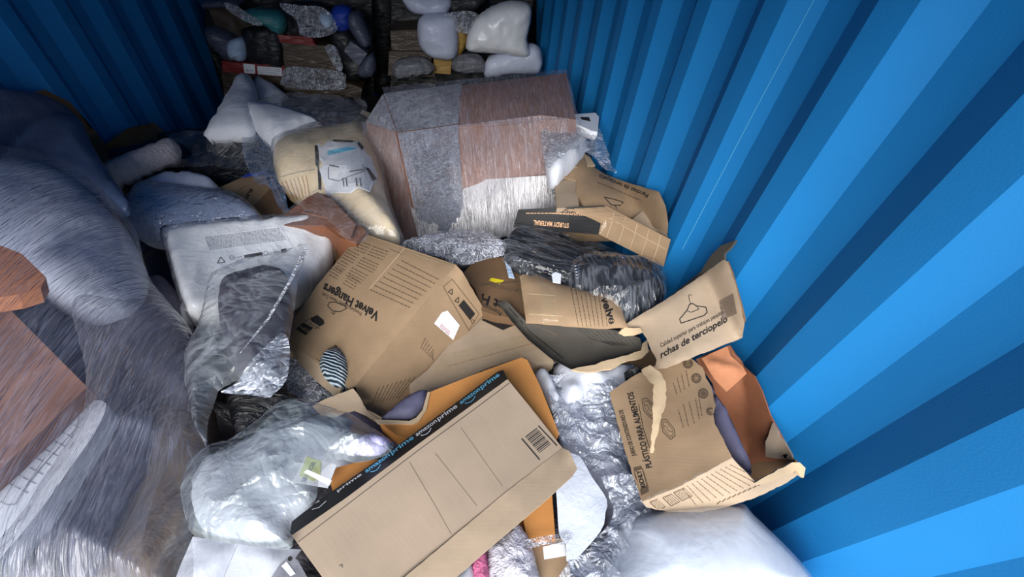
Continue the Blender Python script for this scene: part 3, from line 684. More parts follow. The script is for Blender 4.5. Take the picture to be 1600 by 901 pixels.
# ---- white comforter pack with a big label
wp = blob('bedding_pack', [(262, 382), (275, 368), (320, 360), (400, 352), (480, 346, 1.14), (506, 348, 1.12), (520, 362, 1.10), (524, 400, 1.05), (500, 440, 1.02), (440, 480, 1.03), (360, 500, 1.08), (304, 502, 1.11), (290, 480, 1.12), (276, 440, 1.14)], 'white_pack',
          'white comforter pack with a large printed paper label', 'bedding', z=1.15, bulge=0.065, low=0.12, w=16, grid=6, wr=[(0.006, 5, 5, 'f'), (0.006, 16, 8, 'r')])
p = Print(wp, 0.0015)
p.quad((320, 369), (438, 354), (462, 392), (338, 424), M['label']); p.build('paper_label', 'white paper label')
p = Print(wp, 0.0025)
for i in range(10):
    a = i / 10; p.dashes((321 + 7 * a, 372 + 21 * a), (436 + 12 * a, 357 + 19 * a), 0.9, M['ink_grey'], i)
p.quad((381, 399), (409, 394), (411, 399), (383, 404), M['ink']); p.quad((438, 390), (447, 388), (449, 394), (440, 396), M['ink'])
p.path([(345, 402), (352, 410), (340, 412)], 1.2, M['ink'], True); p.ring((362, 403), 3, 0.8, M['ink_grey']); p.ring((415, 396), 3, 0.8, M['ink_grey'])
p.dashes((366, 404), (378, 401), 1, M['ink_grey'], 3); p.dashes((419, 396), (436, 392), 1, M['ink_grey'], 4); p.build('label_print')
film('clear_wrap', [(256, 380), (272, 364), (480, 341, 1.15), (512, 344, 1.13), (526, 362, 1.11), (528, 402, 1.06), (440, 486, 1.05), (300, 512, 1.12), (284, 480, 1.13), (268, 430, 1.16)], 'film_smooth', None, z=1.17, parent=wp, bulge=0.07, w=16, smooth=True, wr=[(0.005, 7, 7, 'r')])

# ================================================================== BIG STRETCH-WRAPPED CARTON
tc = empty('wrapped_moving_carton', Z(740, 380, 0.9), 'big brown carton bound in stretch film standing by the blue wall', 'carton')
zf = lambda *q: [Z(*a) for a in q]
quads('carton_body', [zf((600, 148, 1.34), (884, 114, 1.47), (900, 187, 1.40), (622, 208, 1.28)),
                      zf((622, 208, 1.28), (846, 180, 1.40), (868, 352, 0.98), (662, 388, 0.86)),
                      zf((572, 192, 1.22), (622, 208, 1.28), (662, 388, 0.86), (598, 372, 0.86)),
                      zf((846, 180, 1.40), (900, 187, 1.40), (904, 300, 1.05), (868, 352, 0.98)),
                      zf((572, 192, 1.22), (600, 148, 1.34), (622, 208, 1.28), (622, 208, 1.28))], M['card_brown'], tc, n=14, bulge=0.010, wr=[(0.002, 5, 5, 'f')])
FT = [(0.004, 3, 40, 'n')]
WRAP = lambda q, n, off, mt, nm, wr: quads(nm, q, M[mt], tc, n=n, wr=wr, skin=True, off=off, smooth=True, bulge=0.014)
WRAP([zf((600, 148, 1.34), (722, 132, 1.395), (716, 195, 1.335), (622, 208, 1.28)),
      zf((622, 208, 1.28), (716, 195, 1.335), (728, 382, 0.90), (662, 388, 0.86)),
      zf((572, 192, 1.22), (600, 148, 1.34), (622, 208, 1.28), (622, 208, 1.28))], 26, 0.006, 'film_bubble', 'bubble_film', [(0.005, 9, 9, 'f'), (0.005, 40, 40, 'v')])
WRAP([zf((598, 140, 1.34), (886, 112, 1.47), (903, 188, 1.40), (622, 208, 1.28)),
      zf((622, 208, 1.28), (848, 180, 1.40), (872, 354, 0.98), (662, 390, 0.86)),
      zf((568, 190, 1.22), (622, 208, 1.28), (662, 390, 0.86), (596, 374, 0.86)),
      zf((848, 180, 1.40), (903, 187, 1.40), (908, 300, 1.05), (872, 354, 0.98))], 24, 0.012, 'film_stretch', 'stretch_film', [(0.003, 60, 2, 'n')])
WRAP([zf((634, 290, 1.07), (862, 275, 1.19), (874, 356, 0.98), (662, 392, 0.86))], 30, 0.020, 'film_painted_shine', 'stretch_film', [(0.003, 70, 2, 'n'), (0.002, 120, 4, 'n')])  # extra whitened skin: painted reflection of the sky on the lower front
p_ = Print(tc.children[0], 0.001)
p_.line((714, 191), (846, 180), 2.2, M['ink_soft']); p_.poly([(820, 113), (832, 112), (852, 188), (842, 182)], M['tape_dark'])
p_.build('tape_strip', None, tc)
p_ = Print(tc.children[0], 0.002); p_.poly([(578, 236), (606, 240), (640, 300), (666, 384), (630, 380), (602, 373), (590, 300)], M['card_orange']); p_.build('orange_side', 'orange cardboard side', tc)

# right of it: white cushion, blue film, white plastic holder
blob('white_cushion', [(852, 245), (868, 226), (905, 216), (920, 222), (912, 240), (890, 262), (868, 276), (858, 268)], 'white', 'small white cushion right of the big wrapped carton', 'cushion', z=1.27, bulge=0.05)
film('blue_tinted_bag', [(850, 190), (900, 184), (934, 196), (946, 230), (958, 262), (962, 275), (930, 250), (900, 235), (872, 250), (854, 262), (846, 220)], 'film_crinkle', 'crumpled clear bag between the big carton and the blue wall', z=1.34)
wh = board('plastic_holder', [(898, 178), (930, 176), (936, 182), (934, 206), (924, 204), (898, 192)], 'label', 'white plastic holder with a dark slot beside the blue wall', 'holder', z=1.36, ext=(0, 0.01, -0.04))
p = Print(wh); p.quad((906, 183), (920, 183), (923, 190), (909, 187), M['ink']); p.build('slot')

# silvery film roll
film_ = blob('film_roll', [(628, 386), (650, 376), (700, 368), (760, 370), (786, 380), (790, 392), (764, 400), (722, 412), (690, 398), (640, 392)], 'grey_wrap', 'silvery roll of crumpled stretch film at the foot of the big carton', 'film roll', z=1.08, bulge=0.045, low=0.06, wr=[(0.006, 3, 30, 'r')], ang=0)
film('outer_film', [(624, 384), (700, 364), (762, 366), (794, 384), (792, 398), (760, 406), (720, 416), (684, 402)], 'film_crinkle', None, z=1.12, parent=film_, bulge=0.04, wr=[(0.006, 3, 30, 'r')])

# ================================================================== MIDDLE GROUND, RIGHT
pb = board('hanger_carton', [(880, 276), (886, 258), (900, 246), (912, 238), (922, 244), (930, 262), (946, 272), (990, 288), (1030, 300), (1040, 322), (1044, 350), (1043, 364), (1012, 352), (990, 340), (955, 332), (912, 322), (900, 300), (900, 282)], 'card',
           'torn brown hanger carton by the blue wall printed Perchas de terciopelo upside down', 'carton', z=1.22, ext=(0, 0.015, -0.10), bulge=0.02, jag=0.6)
p = Print(pb)
p.text('Perchas de terciopelo', (1014, 303), (937, 272), 6.5, M['ink'], bold=0.02)
p.text('Calidad superior para trabajos pesados', (1002, 312), (934, 284), 3, M['ink_soft'])
p.path([(944, 308), (958, 311), (974, 316), (969, 321), (955, 320)], 1.3, M['ink'], True); p.line((960, 320), (964, 326), 1, M['ink'])
p.build('printed_lettering', 'upside down black lettering')
board('torn_flap', [(882, 262), (900, 246), (912, 239), (922, 246), (930, 258), (915, 262), (905, 262)], 'torn', parent=pb, z=1.235, jag=0.8)
board('taped_flap', [(867, 284), (886, 281), (905, 283), (902, 300), (905, 323), (888, 325), (870, 325)], 'card_pale', parent=pb, z=1.215, ext=(0, 0, -0.02))
board('side_flap', [(984, 346), (998, 334), (1014, 320), (1030, 342), (1044, 370), (1030, 366), (1006, 355)], 'card_pale', parent=pb, z=1.245, ext=(0, 0.005, -0.006))
p = Print(pb.children[-1], 0.001); p.poly([(1000, 338), (1014, 325), (1034, 356), (1018, 352)], M['tape']); p.build('tape_strip')

# sturdy material box: black long side and plain brown end
sb = empty('flat_carton', Z(930, 360, 1.12), 'flat black carton printed STURDY MATERIAL with a plain taped brown end', 'carton')
q1 = zf((810, 327, 1.17), (946, 321, 1.25), (936, 366, 1.17), (802, 356, 1.10))
q2 = zf((946, 321, 1.25), (1048, 374, 1.21), (1037, 417, 1.13), (936, 366, 1.17))
up = (Vector(q2[1]) - Vector(q2[0]))
q3 = [q1[0], q1[1], q2[1], np.array(q1[0]) + np.array(up) * 0.9]
q3[3] = Z(902, 376, 1.02)
s1 = quads('side_panel', [q1], M['card_black'], sb, n=8, bulge=0.004, wr=[(0.003, 6, 6, 'f')])
s1['label'] = 'black printed side'
s2 = quads('end_panel', [q2, [q1[0], q1[1], q2[1], q3[3]]], M['card'], sb, n=8, bulge=0.004, wr=[(0.002, 6, 6, 'f')])
s2['label'] = 'plain brown taped end'
p = Print(s1); p.text('STURDY MATERIAL', (889, 349), (834, 344), 7, M['ink_tan'], up=(-0.05, 1), bold=0.035)
p.dashes((925, 337), (860, 333), 1.2, M['ink_tan'], 2); p.dashes((920, 333), (822, 333), 1.2, M['ink_tan'], 3); p.dashes((920, 329), (870, 330), 1, M['ink_tan'], 5); p.build('printed_lettering', 'upside down copper lettering')
p = Print(s2, 0.0012)
for t in (0.12, 0.30, 0.48, 0.66, 0.84):
    x = 948 + 100 * t; y = 322 + 52 * t; p.path([(x, y + 2), (x - 4, y + 20), (x - 12, y + 42)], 1.1, M['torn'])
p.path([(948, 338), (990, 362), (1042, 390)], 1.0, M['torn']); p.poly([(947, 322), (956, 326), (946, 368), (937, 366)], M['tape']); p.build('tape_cracks')

# black hangers in plastic
HG = 'bundles of black hangers in clear plastic'
h1 = blob('hanger_bundle', [(797, 362), (812, 348), (832, 350), (880, 366), (940, 384), (972, 396), (962, 412), (925, 416), (862, 412), (815, 394), (798, 380)], 'black_velvet', 'long bundle of black hangers in film directly below the black carton side', 'hangers', z=1.11, group=HG, bulge=0.02, off=-0.015, wr=[(0.008, 3, 26, 'r')], ang=16)
film('clear_wrap', [(794, 362), (810, 344), (834, 347), (900, 366), (972, 390), (982, 398), (964, 416), (920, 420), (860, 416), (812, 398), (794, 382)], 'film_black', None, z=1.125, parent=h1, bulge=0.025, off=-0.010, wr=[(0.008, 30, 3, 'r')], streak=16, grid=4)
h2 = blob('hanger_bundle', [(786, 390), (794, 382), (815, 395), (860, 410), (900, 418), (900, 440), (886, 446), (850, 436), (812, 424), (792, 410)], 'black_velvet', 'lower bundle of black hangers with its end at the silver film roll', 'hangers', z=1.12, group=HG, bulge=0.04, wr=[(0.006, 3, 26, 'r')], ang=16)
film('clear_wrap', [(782, 390), (793, 378), (860, 406), (902, 416), (902, 444), (884, 450), (812, 428), (788, 412)], 'film_black', None, z=1.13, parent=h2, bulge=0.05, wr=[(0.008, 30, 3, 'r')], streak=16, grid=4)
h3 = blob('hanger_bundle', [(884, 440), (895, 420), (925, 408), (975, 412), (1015, 420), (1034, 440), (1036, 470), (1020, 492), (985, 500), (950, 490), (915, 470), (890, 455)], 'black_velvet', 'rounded bundle of black hangers in a clear bag against the blue wall', 'hangers', z=1.15, group=HG, bulge=0.07, wr=[(0.010, 6, 16, 'r')], ang=30)
film('clear_wrap', [(880, 442), (892, 416), (925, 404), (980, 408), (1020, 416), (1040, 440), (1040, 475), (1022, 496), (985, 504), (945, 490), (910, 472), (884, 458)], 'film_black', None, z=1.17, parent=h3, bulge=0.08, wr=[(0.012, 8, 12, 'r')], grid=5)
for i in range(5):   # wire hooks
    a = Vector(Z(893 + i * 1.5, 414 + i * 4.6, 1.205)); b = Vector(Z(909 - i * .5, 411 + i * 5.0, 1.205)); c = Vector(Z(901, 418 + i * 4.6, 1.215))
    pts = [a * (1 - t) ** 2 + c * 2 * t * (1 - t) + b * t * t for t in [j / 8 for j in range(9)]]
    V = []; F = []; rr = 0.0016
    for q in pts:
        for k in range(6): V.append((q[0] + 0, q[1] + rr * math.cos(k * math.pi / 3), q[2] + rr * math.sin(k * math.pi / 3)))
    for j in range(8):
        for k in range(6): F.append((j * 6 + k, j * 6 + (k + 1) % 6, (j + 1) * 6 + (k + 1) % 6, (j + 1) * 6 + k))
    finish('wire_hook', V, F, WIRE, h3)
board('paper_tag', [(862, 428), (868, 425), (877, 428), (876, 442), (864, 440)], 'label', 'small white paper tag between flap and black hangers', 'tag', z=1.235, th=0.003)
p = None

# dark interior of the torn hanger carton with its printed flap
dc = empty('torn_hanger_carton', Z(900, 530, 0.95), 'burst open hanger carton with a dark curled inside and a lined printed flap', 'carton')
dk = board('curled_side', [(778, 472), (790, 468), (822, 502), (870, 508), (920, 511), (962, 516), (1000, 528), (1004, 545), (990, 553), (960, 560), (920, 572), (893, 577), (862, 560), (825, 530), (800, 502)], 'card_slate', parent=dc,
           z=1.13, bulge=-0.03, ext=(0, 0.004, -0.006), w=30)
dk['label'] = 'dark grey printed side'
p = Print(dk)
for i in range(9): p.path([(905 + i * 9, 514 + i), (925 + i * 8, 530 + i * .8), (960 + i * 4, 540)], 0.8, M['ink'])
p.path([(832, 506), (850, 514), (880, 528)], 0.8, M['ink_soft']); p.path([(795, 480), (830, 520), (880, 560)], 1.5, M['ink']); p.build('printed_lines')
fl = board('printed_flap', [(812, 431), (818, 428), (830, 431), (838, 429), (868, 442), (905, 452), (958, 462), (970, 480), (981, 510), (940, 512), (895, 509), (852, 505), (822, 503), (818, 470)], 'card', parent=dc, z=1.20, bulge=0.02, jag=0.5, w=40)
fl['label'] = 'brown flap with rows of print'
p = Print(fl)
for i in range(8):
    x0, y0 = 892 + i * 7.3, 450 + i * 1.9; x1, y1 = 904 + i * 6.4, 510; p.dashes((x0, y0), (x1, y1), 1.1, M['ink_soft'], i)
p.text('velve', (938, 465), (953, 507), 12, M['ink'], up=(1, -0.3), bold=0.035)
p.quad((842, 431), (866, 441), (874, 508), (848, 505), M['tape']); p.line((815, 458), (868, 462), 0.9, M['torn']); p.line((820, 490), (880, 494), 0.9, M['torn']); p.build()
board('torn_rim', [(893, 577), (920, 571), (960, 560), (1002, 547), (1004, 536), (1012, 530), (1014, 548), (1004, 558), (972, 566), (955, 576), (930, 580), (905, 580)], 'torn', parent=dc, z=1.135, jag=1.2, th=0.006)
board('inner_side', [(968, 552), (1005, 540), (1014, 545), (1040, 560), (1024, 578), (1000, 580), (960, 572)], 'card_dark', parent=dc, z=1.05, jag=0.5)

# large Perchas flap, standing up in front of the blue wall
pf = empty('torn_carton_flap', Z(1080, 500, 1.1), 'large torn pale flap with a hanger drawing leaning by the blue wall', 'cardboard flap')
pm = board('flap_panel', [(966, 520, 1.16), (975, 508, 1.18), (1000, 492, 1.22), (1040, 468, 1.26), (1085, 438, 1.30), (1120, 412, 1.31), (1130, 405, 1.32), (1136, 408, 1.32), (1143, 425, 1.31), (1152, 455, 1.30), (1158, 478, 1.30), (1163, 506, 1.28), (1160, 526, 1.27), (1120, 542, 1.26), (1080, 558, 1.25), (1040, 574, 1.22), (1022, 576, 1.20), (1026, 562, 1.21), (1018, 548, 1.20), (1010, 528, 1.20), (1000, 512, 1.20), (984, 513, 1.18), (974, 524, 1.16)],
           'card_pale', parent=pf, bulge=0.01, jag=0.7, grid=7, wr=[(0.005, 5, 5, 'f')])
p = Print(pm)
p.text('Calidad superior para trabajos pesados', (1033, 543), (1131, 490), 6.5, M['ink'], up=(-0.3, -1), bold=0.005)
p.text('rchas de terciopelo', (1033, 560), (1137, 502), 10.5, M['ink'], up=(-0.1, -1), bold=0.025)
p.path([(1064, 505), (1062, 498), (1066, 494), (1074, 484), (1077, 476), (1082, 474), (1088, 478), (1096, 479), (1103, 480), (1105, 488), (1100, 493), (1082, 499)], 1.5, M['ink'], True)
p.path([(1079, 475), (1077, 468), (1076, 461), (1078, 460), (1081, 462)], 0.9, M['ink']); p.path([(1074, 486), (1080, 488), (1092, 483), (1088, 478)], 1, M['ink'])
p.quad((1124, 470), (1146, 458), (1152, 490), (1128, 500), M['tape_dark']); p.build('printed_lettering', 'black lettering and hanger drawing')
board('torn_edge', [(966, 520, 1.17), (976, 511, 1.19), (1000, 512, 1.21), (1004, 519, 1.21), (990, 524, 1.19), (975, 525, 1.17)], 'torn', parent=pf, jag=1.0)
board('dark_upright_flap', [(1040, 468, 1.24), (1062, 450, 1.26), (1095, 424, 1.28), (1112, 398, 1.31), (1126, 384, 1.33), (1150, 375, 1.34), (1142, 386, 1.33), (1132, 396, 1.32), (1132, 406, 1.31), (1085, 440, 1.29)], 'card_slate', parent=pf, jag=0.5)['label'] = 'dark standing flap edge'
board('side_fold', [(1136, 408, 1.31), (1143, 425, 1.30), (1158, 478, 1.28), (1163, 500, 1.27), (1157, 512, 1.27), (1152, 470, 1.29)], 'card_dark', parent=pf, off=-0.006)

# "vet H" carton and taped carton under it
vh = board('hanger_carton', [(722, 428), (740, 408), (768, 401), (798, 402), (815, 430), (818, 456), (832, 472), (850, 505), (820, 500), (772, 492), (754, 486), (742, 450)], 'card_dark', 'dim hanger carton reading Velvet H with yellow tape, under the lined flap', 'carton', z=1.10, ext=(0, 0.02, -0.16), wr=[(0.008, 6, 6, 'f')])
p = Print(vh)
p.text('vet H', (800, 477), (753, 459), 14, M['ink'], up=(-0.3, 1), bold=0.035); p.text('Premium', (784, 487), (756, 474), 7, M['ink'], up=(-0.3, 1))
p.text('UP DESIGN', (815, 452), (768, 444), 5.5, M['ink_soft'], up=(0, 1)); p.quad((764, 438), (768, 434), (788, 438), (780, 444), M['yellow'])
p.line((752, 445), (808, 440), 2.5, M['ink_soft']); p.build()
board('paper_slip', [(789, 408), (796, 412), (804, 434), (795, 432)], 's_pale', parent=vh, z=1.115)
tp = board('taped_carton', [(640, 600), (668, 578), (700, 540), (744, 494), (758, 488), (812, 504), (845, 540), (866, 565), (840, 570), (818, 556), (760, 575), (690, 610), (660, 618), (640, 622)], 'card_pale', 'shiny taped pale brown carton between the hangers box and the open orange box', 'carton', z=1.06, ext=(0, 0.01, -0.15))
p = Print(tp, 0.0012); p.poly([(752, 500), (764, 492), (808, 506), (786, 516)], M['ink']); p.poly([(690, 555), (840, 515), (862, 555), (820, 552), (700, 600), (660, 610)], M['tape'])
p.line((700, 572), (842, 534), 0.8, M['card_brown'] ); p.build('tape_band')

# white paper, cloth and crinkled film column
blob('white_plastic_bag', [(866, 572), (890, 578), (930, 582), (965, 574), (990, 580), (975, 600), (940, 620), (905, 640), (880, 650), (868, 620)], 'paper', 'crumpled white plastic bag below the burst hanger carton', 'bag', z=1.02, wr=[(0.018, 7, 7, 'r'), (.008, 20, 20, 'f')])
blob('white_tissue', [(836, 582), (846, 574), (858, 592), (872, 618), (874, 645), (862, 640), (848, 610)], 'paper', 'small torn white tissue beside the open orange box', 'tissue', z=1.05, bulge=0.03, low=0.05, wr=[(0.012, 20, 20, 'r')])
blob('black_bag', [(815, 560), (862, 566), (880, 580), (862, 592), (836, 580)], 'black_poly', 'black plastic in the gap above the white tissue', 'bag', z=0.98)
cf = blob('crinkled_film', [(866, 640), (890, 620), (925, 610), (952, 615), (962, 650), (975, 700), (990, 740), (1005, 790), (980, 815), (965, 860), (962, 925), (880, 925), (892, 880), (940, 830), (946, 782), (915, 730), (880, 690)], 'pale_wrap', 'thick band of crinkled clear film running down between the two front boxes', 'film', z=1.0, bulge=0.03, wr=[(0.02, 7, 7, 'r'), (0.01, 18, 18, 'f')])
film('top_film', [(855, 600), (880, 590), (960, 600), (968, 650), (985, 715), (1012, 795), (985, 820), (970, 925), (870, 925), (895, 870), (950, 820), (950, 780), (905, 710), (870, 680)], 'film_fold', None, z=1.06, parent=cf, wr=[(0.022, 8, 8, 'r'), (0.012, 22, 22, 'r')], grid=4)

# ---- KICHLY box
kb = empty('food_container_carton', Z(1080, 700, 0.95), 'torn open brown carton of plastic food containers at the blue wall', 'carton')
ka = board('front_panel', [(952, 613, 1.14), (985, 590, 1.15), (1020, 572, 1.17), (1050, 562, 1.19), (1080, 560, 1.21), (1098, 574, 1.22), (1103, 590, 1.22), (1112, 606, 1.225), (1118, 632, 1.23), (1114, 645, 1.23), (1117, 662, 1.23), (1130, 685, 1.235), (1144, 714, 1.235), (1110, 733, 1.22), (1060, 760, 1.195), (1003, 783, 1.17), (992, 750, 1.16), (975, 700, 1.15), (963, 655, 1.145)],
           'card', parent=kb, jag=0.8, grid=7, wr=[(0.004, 5, 5, 'f')])
p = Print(ka)
p.text('PLÁSTICO PARA ALIMENTOS', (1019, 730), (989, 612), 9.5, M['ink'], up=(-1, 0.2), bold=0.02)
p.text('JUEGO DE CONTENEDORES DE', (994, 712), (973, 640), 6.5, M['ink'], up=(-1, 0.2), bold=0.015)
p.path([(998, 632), (1005, 668), (1015, 700)], 0.9, M['ink'])
for (cx, cy) in ((1012, 634), (1042, 667)):
    p.path([(cx - 9, cy - 10), (cx - 1, cy - 12), (cx + 12, cy + 4), (cx + 13, cy + 14), (cx + 6, cy + 20), (cx - 6, cy + 8)], 1.2, M['ink_soft'], True)
    p.path([(cx - 6, cy - 7), (cx - 1, cy - 8), (cx + 9, cy + 5), (cx + 10, cy + 12), (cx + 5, cy + 16), (cx - 4, cy + 4)], 0.8, M['ink_soft'], True)
    p.path([(cx - 6, cy - 2), (cx, cy), (cx + 2, cy + 6), (cx + 8, cy + 8)], 0.8, M['ink_soft'])
for i, (cx, cy) in enumerate(((1075, 568), (1088, 591), (1099, 615), (1110, 643))):
    p.disc((cx, cy), 8 if i < 3 else 6, M['ink_soft'])
p2 = Print(ka, 0.0014)
for a in range(3):
    th_ = a * math.pi / 3; p2.line((1088 - 5 * math.cos(th_), 591 - 5 * math.sin(th_)), (1088 + 5 * math.cos(th_), 591 + 5 * math.sin(th_)), 0.9, M['card'])
p2.ring((1099, 615), 5, 0.7, M['card'], 10); p2.path([(1072, 571), (1075, 564), (1078, 571)], 0.8, M['card'], True); p2.ring((1111, 643), 3.5, 0.7, M['card'], 8)
for (a, b) in (((1058, 616), (1052, 598)), ((1064, 613), (1058, 590)), ((1070, 609), (1065, 585)), ((1077, 604), (1072, 578)), ((1068, 668), (1060, 640)), ((1076, 666), (1068, 632)), ((1085, 662), (1077, 628)), ((1093, 655), (1087, 624)), ((1097, 650), (1092, 618))):
    p.dashes(a, b, 1.1, M['ink_soft'], int(a[0]))
# brand badge
p.poly([(990, 731), (1002, 728), (1006, 736), (1013, 760), (1014, 768), (1002, 774), (998, 772), (996, 766), (992, 745)], M['ink_soft'])
p2.poly([(992, 736), (1003, 733), (1010, 758), (1000, 764)], M['card']); p3 = Print(ka, 0.0022); p3.text('KICHLY', (1009, 762), (1001, 735), 7, M['ink'], up=(-1, 0.2), bold=0.03); p3.build('badge_lettering', None, kb)
p2.build('badge_panel', None, kb); p.build('printed_lettering', 'dark Spanish lettering and icons', kb)
kf = board('facts_panel', [(1003, 783, 1.17), (1060, 760, 1.195), (1110, 733, 1.22), (1144, 714, 1.235), (1160, 732, 1.23), (1182, 754, 1.22), (1205, 748, 1.21), (1235, 732, 1.20), (1252, 726, 1.20), (1256, 736, 1.19), (1225, 756, 1.17), (1180, 777, 1.14), (1135, 792, 1.11), (1095, 800, 1.09), (1045, 799, 1.10), (1010, 792, 1.14)], 'card_pale', parent=kb, jag=0.7, grid=6)
p = Print(kf)
for i in range(11):
    t = i / 11; ax, ay = 1066 + 82 * t, 762 - 40 * t; p.dashes((ax, ay), (ax + 22 + 34 * t, ay + 27 - 2 * t), 1.0, M['ink_soft'], i)
for i in range(16): p.line((1120 + i * 8, 787 - i * 3.6), (1126 + i * 8, 782 - i * 3.4), 1.1, M['ink_soft'])
for (x, y, n) in ((1016, 784, 4), (1036, 777, 5), (1053, 769, 6)):
    for i in range(n): p.dashes((x + i * 2.6, y - i * 1.1), (x + i * 2.6 + 12, y - i * 1.1 + 11), 0.8, M['ink_soft'], i)
    p.path([(x - 1, y), (x + n * 2.6, y - n * 1.2), (x + n * 2.6 + 13, y + 11 - n), (x + 12, y + 13)], 0.7, M['ink_soft'], True)
p.build('printed_lettering', 'rows of small print')
board('inner_wall', [(1084, 562, 1.20), (1105, 552, 1.215), (1136, 540, 1.24), (1146, 556, 1.24), (1162, 572, 1.23), (1180, 588, 1.22), (1192, 612, 1.215), (1205, 650, 1.20), (1240, 715, 1.17), (1240, 735, 1.13), (1180, 762, 1.02), (1150, 730, 1.03), (1125, 660, 1.08), (1110, 600, 1.15)], 'card_red', parent=kb, off=-0.01, grid=7, wr=[(0.008, 7, 7, 'r')])['label'] = 'reddish brown inside wall'
board('inner_floor', [(1165, 735, 1.03), (1180, 722, 1.05), (1242, 718, 1.10), (1245, 735, 1.10), (1184, 758, 1.02)], 'card_dark', parent=kb)
board('corner_flap', [(1207, 660, 1.21), (1214, 672, 1.21), (1226, 690, 1.20), (1240, 719, 1.185), (1215, 716, 1.16), (1196, 713, 1.15), (1196, 690, 1.17)], 'card_grey', parent=kb, jag=1.0)
blob('lilac_liner', [(1110, 600), (1116, 612), (1135, 640), (1158, 690), (1172, 725), (1173, 742), (1160, 725), (1140, 700), (1122, 668), (1114, 640)], 'lilac', 'lilac plastic container edge standing inside the torn food container carton', 'container', z=1.17, bulge=0.015, low=0.06, wr=())
board('torn_rim', [(1180, 754, 1.225), (1200, 742, 1.22), (1225, 730, 1.215), (1238, 722, 1.22), (1250, 722, 1.22), (1259, 731, 1.215), (1256, 746, 1.205), (1250, 742, 1.205), (1245, 734, 1.21), (1215, 748, 1.215), (1190, 757, 1.22)], 'torn', parent=kb, jag=1.6, th=0.006)
board('torn_strip', [(1002, 578, 1.20), (1016, 570, 1.22), (1030, 580, 1.23), (1040, 596, 1.235), (1040, 625, 1.23), (1030, 660, 1.22), (1020, 705, 1.20), (1016, 706, 1.20), (1020, 650, 1.215), (1020, 620, 1.22), (1022, 600, 1.225), (1012, 592, 1.215)], 'torn', parent=kb, jag=1.3, grid=5)
board('crumpled_top', [(1096, 560, 1.225), (1110, 552, 1.23), (1136, 541, 1.25), (1142, 556, 1.245), (1160, 572, 1.235), (1166, 584, 1.225), (1135, 612, 1.21), (1115, 590, 1.22)], 'card_tan_red', parent=kb, wr=[(0.012, 14, 14, 'r')], grid=5, th=0.004)
blob('black_bag', [(975, 582), (990, 574), (1004, 578), (1008, 590), (990, 592)], 'black_poly', 'black plastic scrap at the top corner of the food container carton', 'bag', z=1.12, bulge=0.02, low=0.04)

# white sack bottom right
ws = blob('white_sack', [(965, 850), (985, 815), (1030, 804), (1060, 800), (1100, 800), (1142, 793), (1162, 808), (1195, 838), (1225, 870), (1250, 905), (1262, 960), (960, 960)], 'white', 'big milky white sack in the bottom right corner against the blue wall', 'sack', z=1.03, bulge=0.08, low=0.15, wr=[(0.022, 4, 2.5, 'r')])
film('milky_film', [(955, 850), (980, 806), (1040, 797), (1142, 788), (1168, 806), (1232, 870), (1262, 915), (1270, 965), (950, 965)], 'film_smooth_milky', None, z=1.06, parent=ws, bulge=0.09, wr=[(0.010, 3, 3, 'r')], smooth=True)

# ================================================================== CENTRE FRONT
# ---- open orange box beneath
oo = empty('open_orange_carton', Z(740, 640, 0.95), 'open orange-brown carton lying under the long flat carton', 'carton')
board('lid_panel', [(590, 656), (640, 657), (652, 652), (664, 636), (672, 612), (740, 585), (815, 558), (824, 562), (845, 605), (874, 678), (862, 694), (830, 650), (790, 590), (700, 640), (640, 688), (620, 680)], 'card_orange', parent=oo, z=1.14, ext=(0, 0.01, -0.12), wr=[(0.004, 4, 4, 'f')])
board('corner_panel', [(514, 746), (526, 730), (556, 722), (600, 716), (580, 735), (545, 758), (520, 768)], 'card_orange', parent=oo, z=1.14, ext=(0, 0.0, -0.05))
board('wavy_edge', [(585, 655), (640, 657), (650, 652), (660, 640), (668, 612), (672, 612), (666, 640), (655, 657), (645, 662), (590, 661)], 'torn', parent=oo, z=1.145, grid=5)
blob('grey_cushion', [(596, 656), (610, 640), (640, 616), (668, 610), (664, 632), (652, 648), (638, 656)], 'lilac', 'smooth dark lilac grey cushion inside the open orange carton', 'cushion', z=1.13, bulge=0.02, low=0.05, wr=[(0.003, 5, 5, 'f')])

# ---- hangers box
hb = empty('velvet_hanger_carton', Z(600, 560, 0.95), 'brown carton printed Velvet Hangers upside down, torn open at the near corner', 'carton')
A0, A1, A2, A3 = (564, 363, 1.17), (712, 413, 1.23), (442, 524, 1.08), (556, 604, 1.12)
B1, B2 = (759, 488, 1.06), (608, 655, 0.97)
top = board('top_panel', [A0, A1, (634, 508, 1.175), (575, 578, 1.135), (560, 600, 1.12), (543, 607, 1.11), (538, 600, 1.11), (543, 585, 1.11), (541, 562, 1.11), (530, 545, 1.105), (524, 538, 1.10), (512, 553, 1.10), (500, 563, 1.10), A2, (495, 446, 1.125)], 'card', parent=hb, grid=8, jag=0.35, wr=[(0.003, 4, 4, 'f')], bulge=0.006)
sd = board('side_panel', [A1, (722, 424, 1.22), (759, 488, 1.08), (680, 572, 1.03), (612, 654, 1.00), (590, 649, 1.02), (566, 634, 1.05), (556, 604, 1.12), (575, 578, 1.135), (634, 508, 1.175)], 'card', parent=hb, grid=8, jag=0.4, wr=[(0.003, 4, 4, 'f')])
c3 = np.array(Z(*A2)); dn = np.array(Z(*B2)) - np.array(Z(*A3))
quads('hidden_sides', [[Z(442, 524, 1.08), Z(546, 606, 1.11), np.array(Z(546, 606, 1.11)) + dn * .8, c3 + dn * .8],
                       [Z(*A0), Z(*A2), c3 + dn, np.array(Z(*A0)) + dn], [Z(*A0), Z(*A1), Z(*B1), np.array(Z(*A0)) + dn],
                       [np.array(Z(*A0)) + dn, Z(*B1), Z(*B2), c3 + dn]], M['card'], hb, n=6)
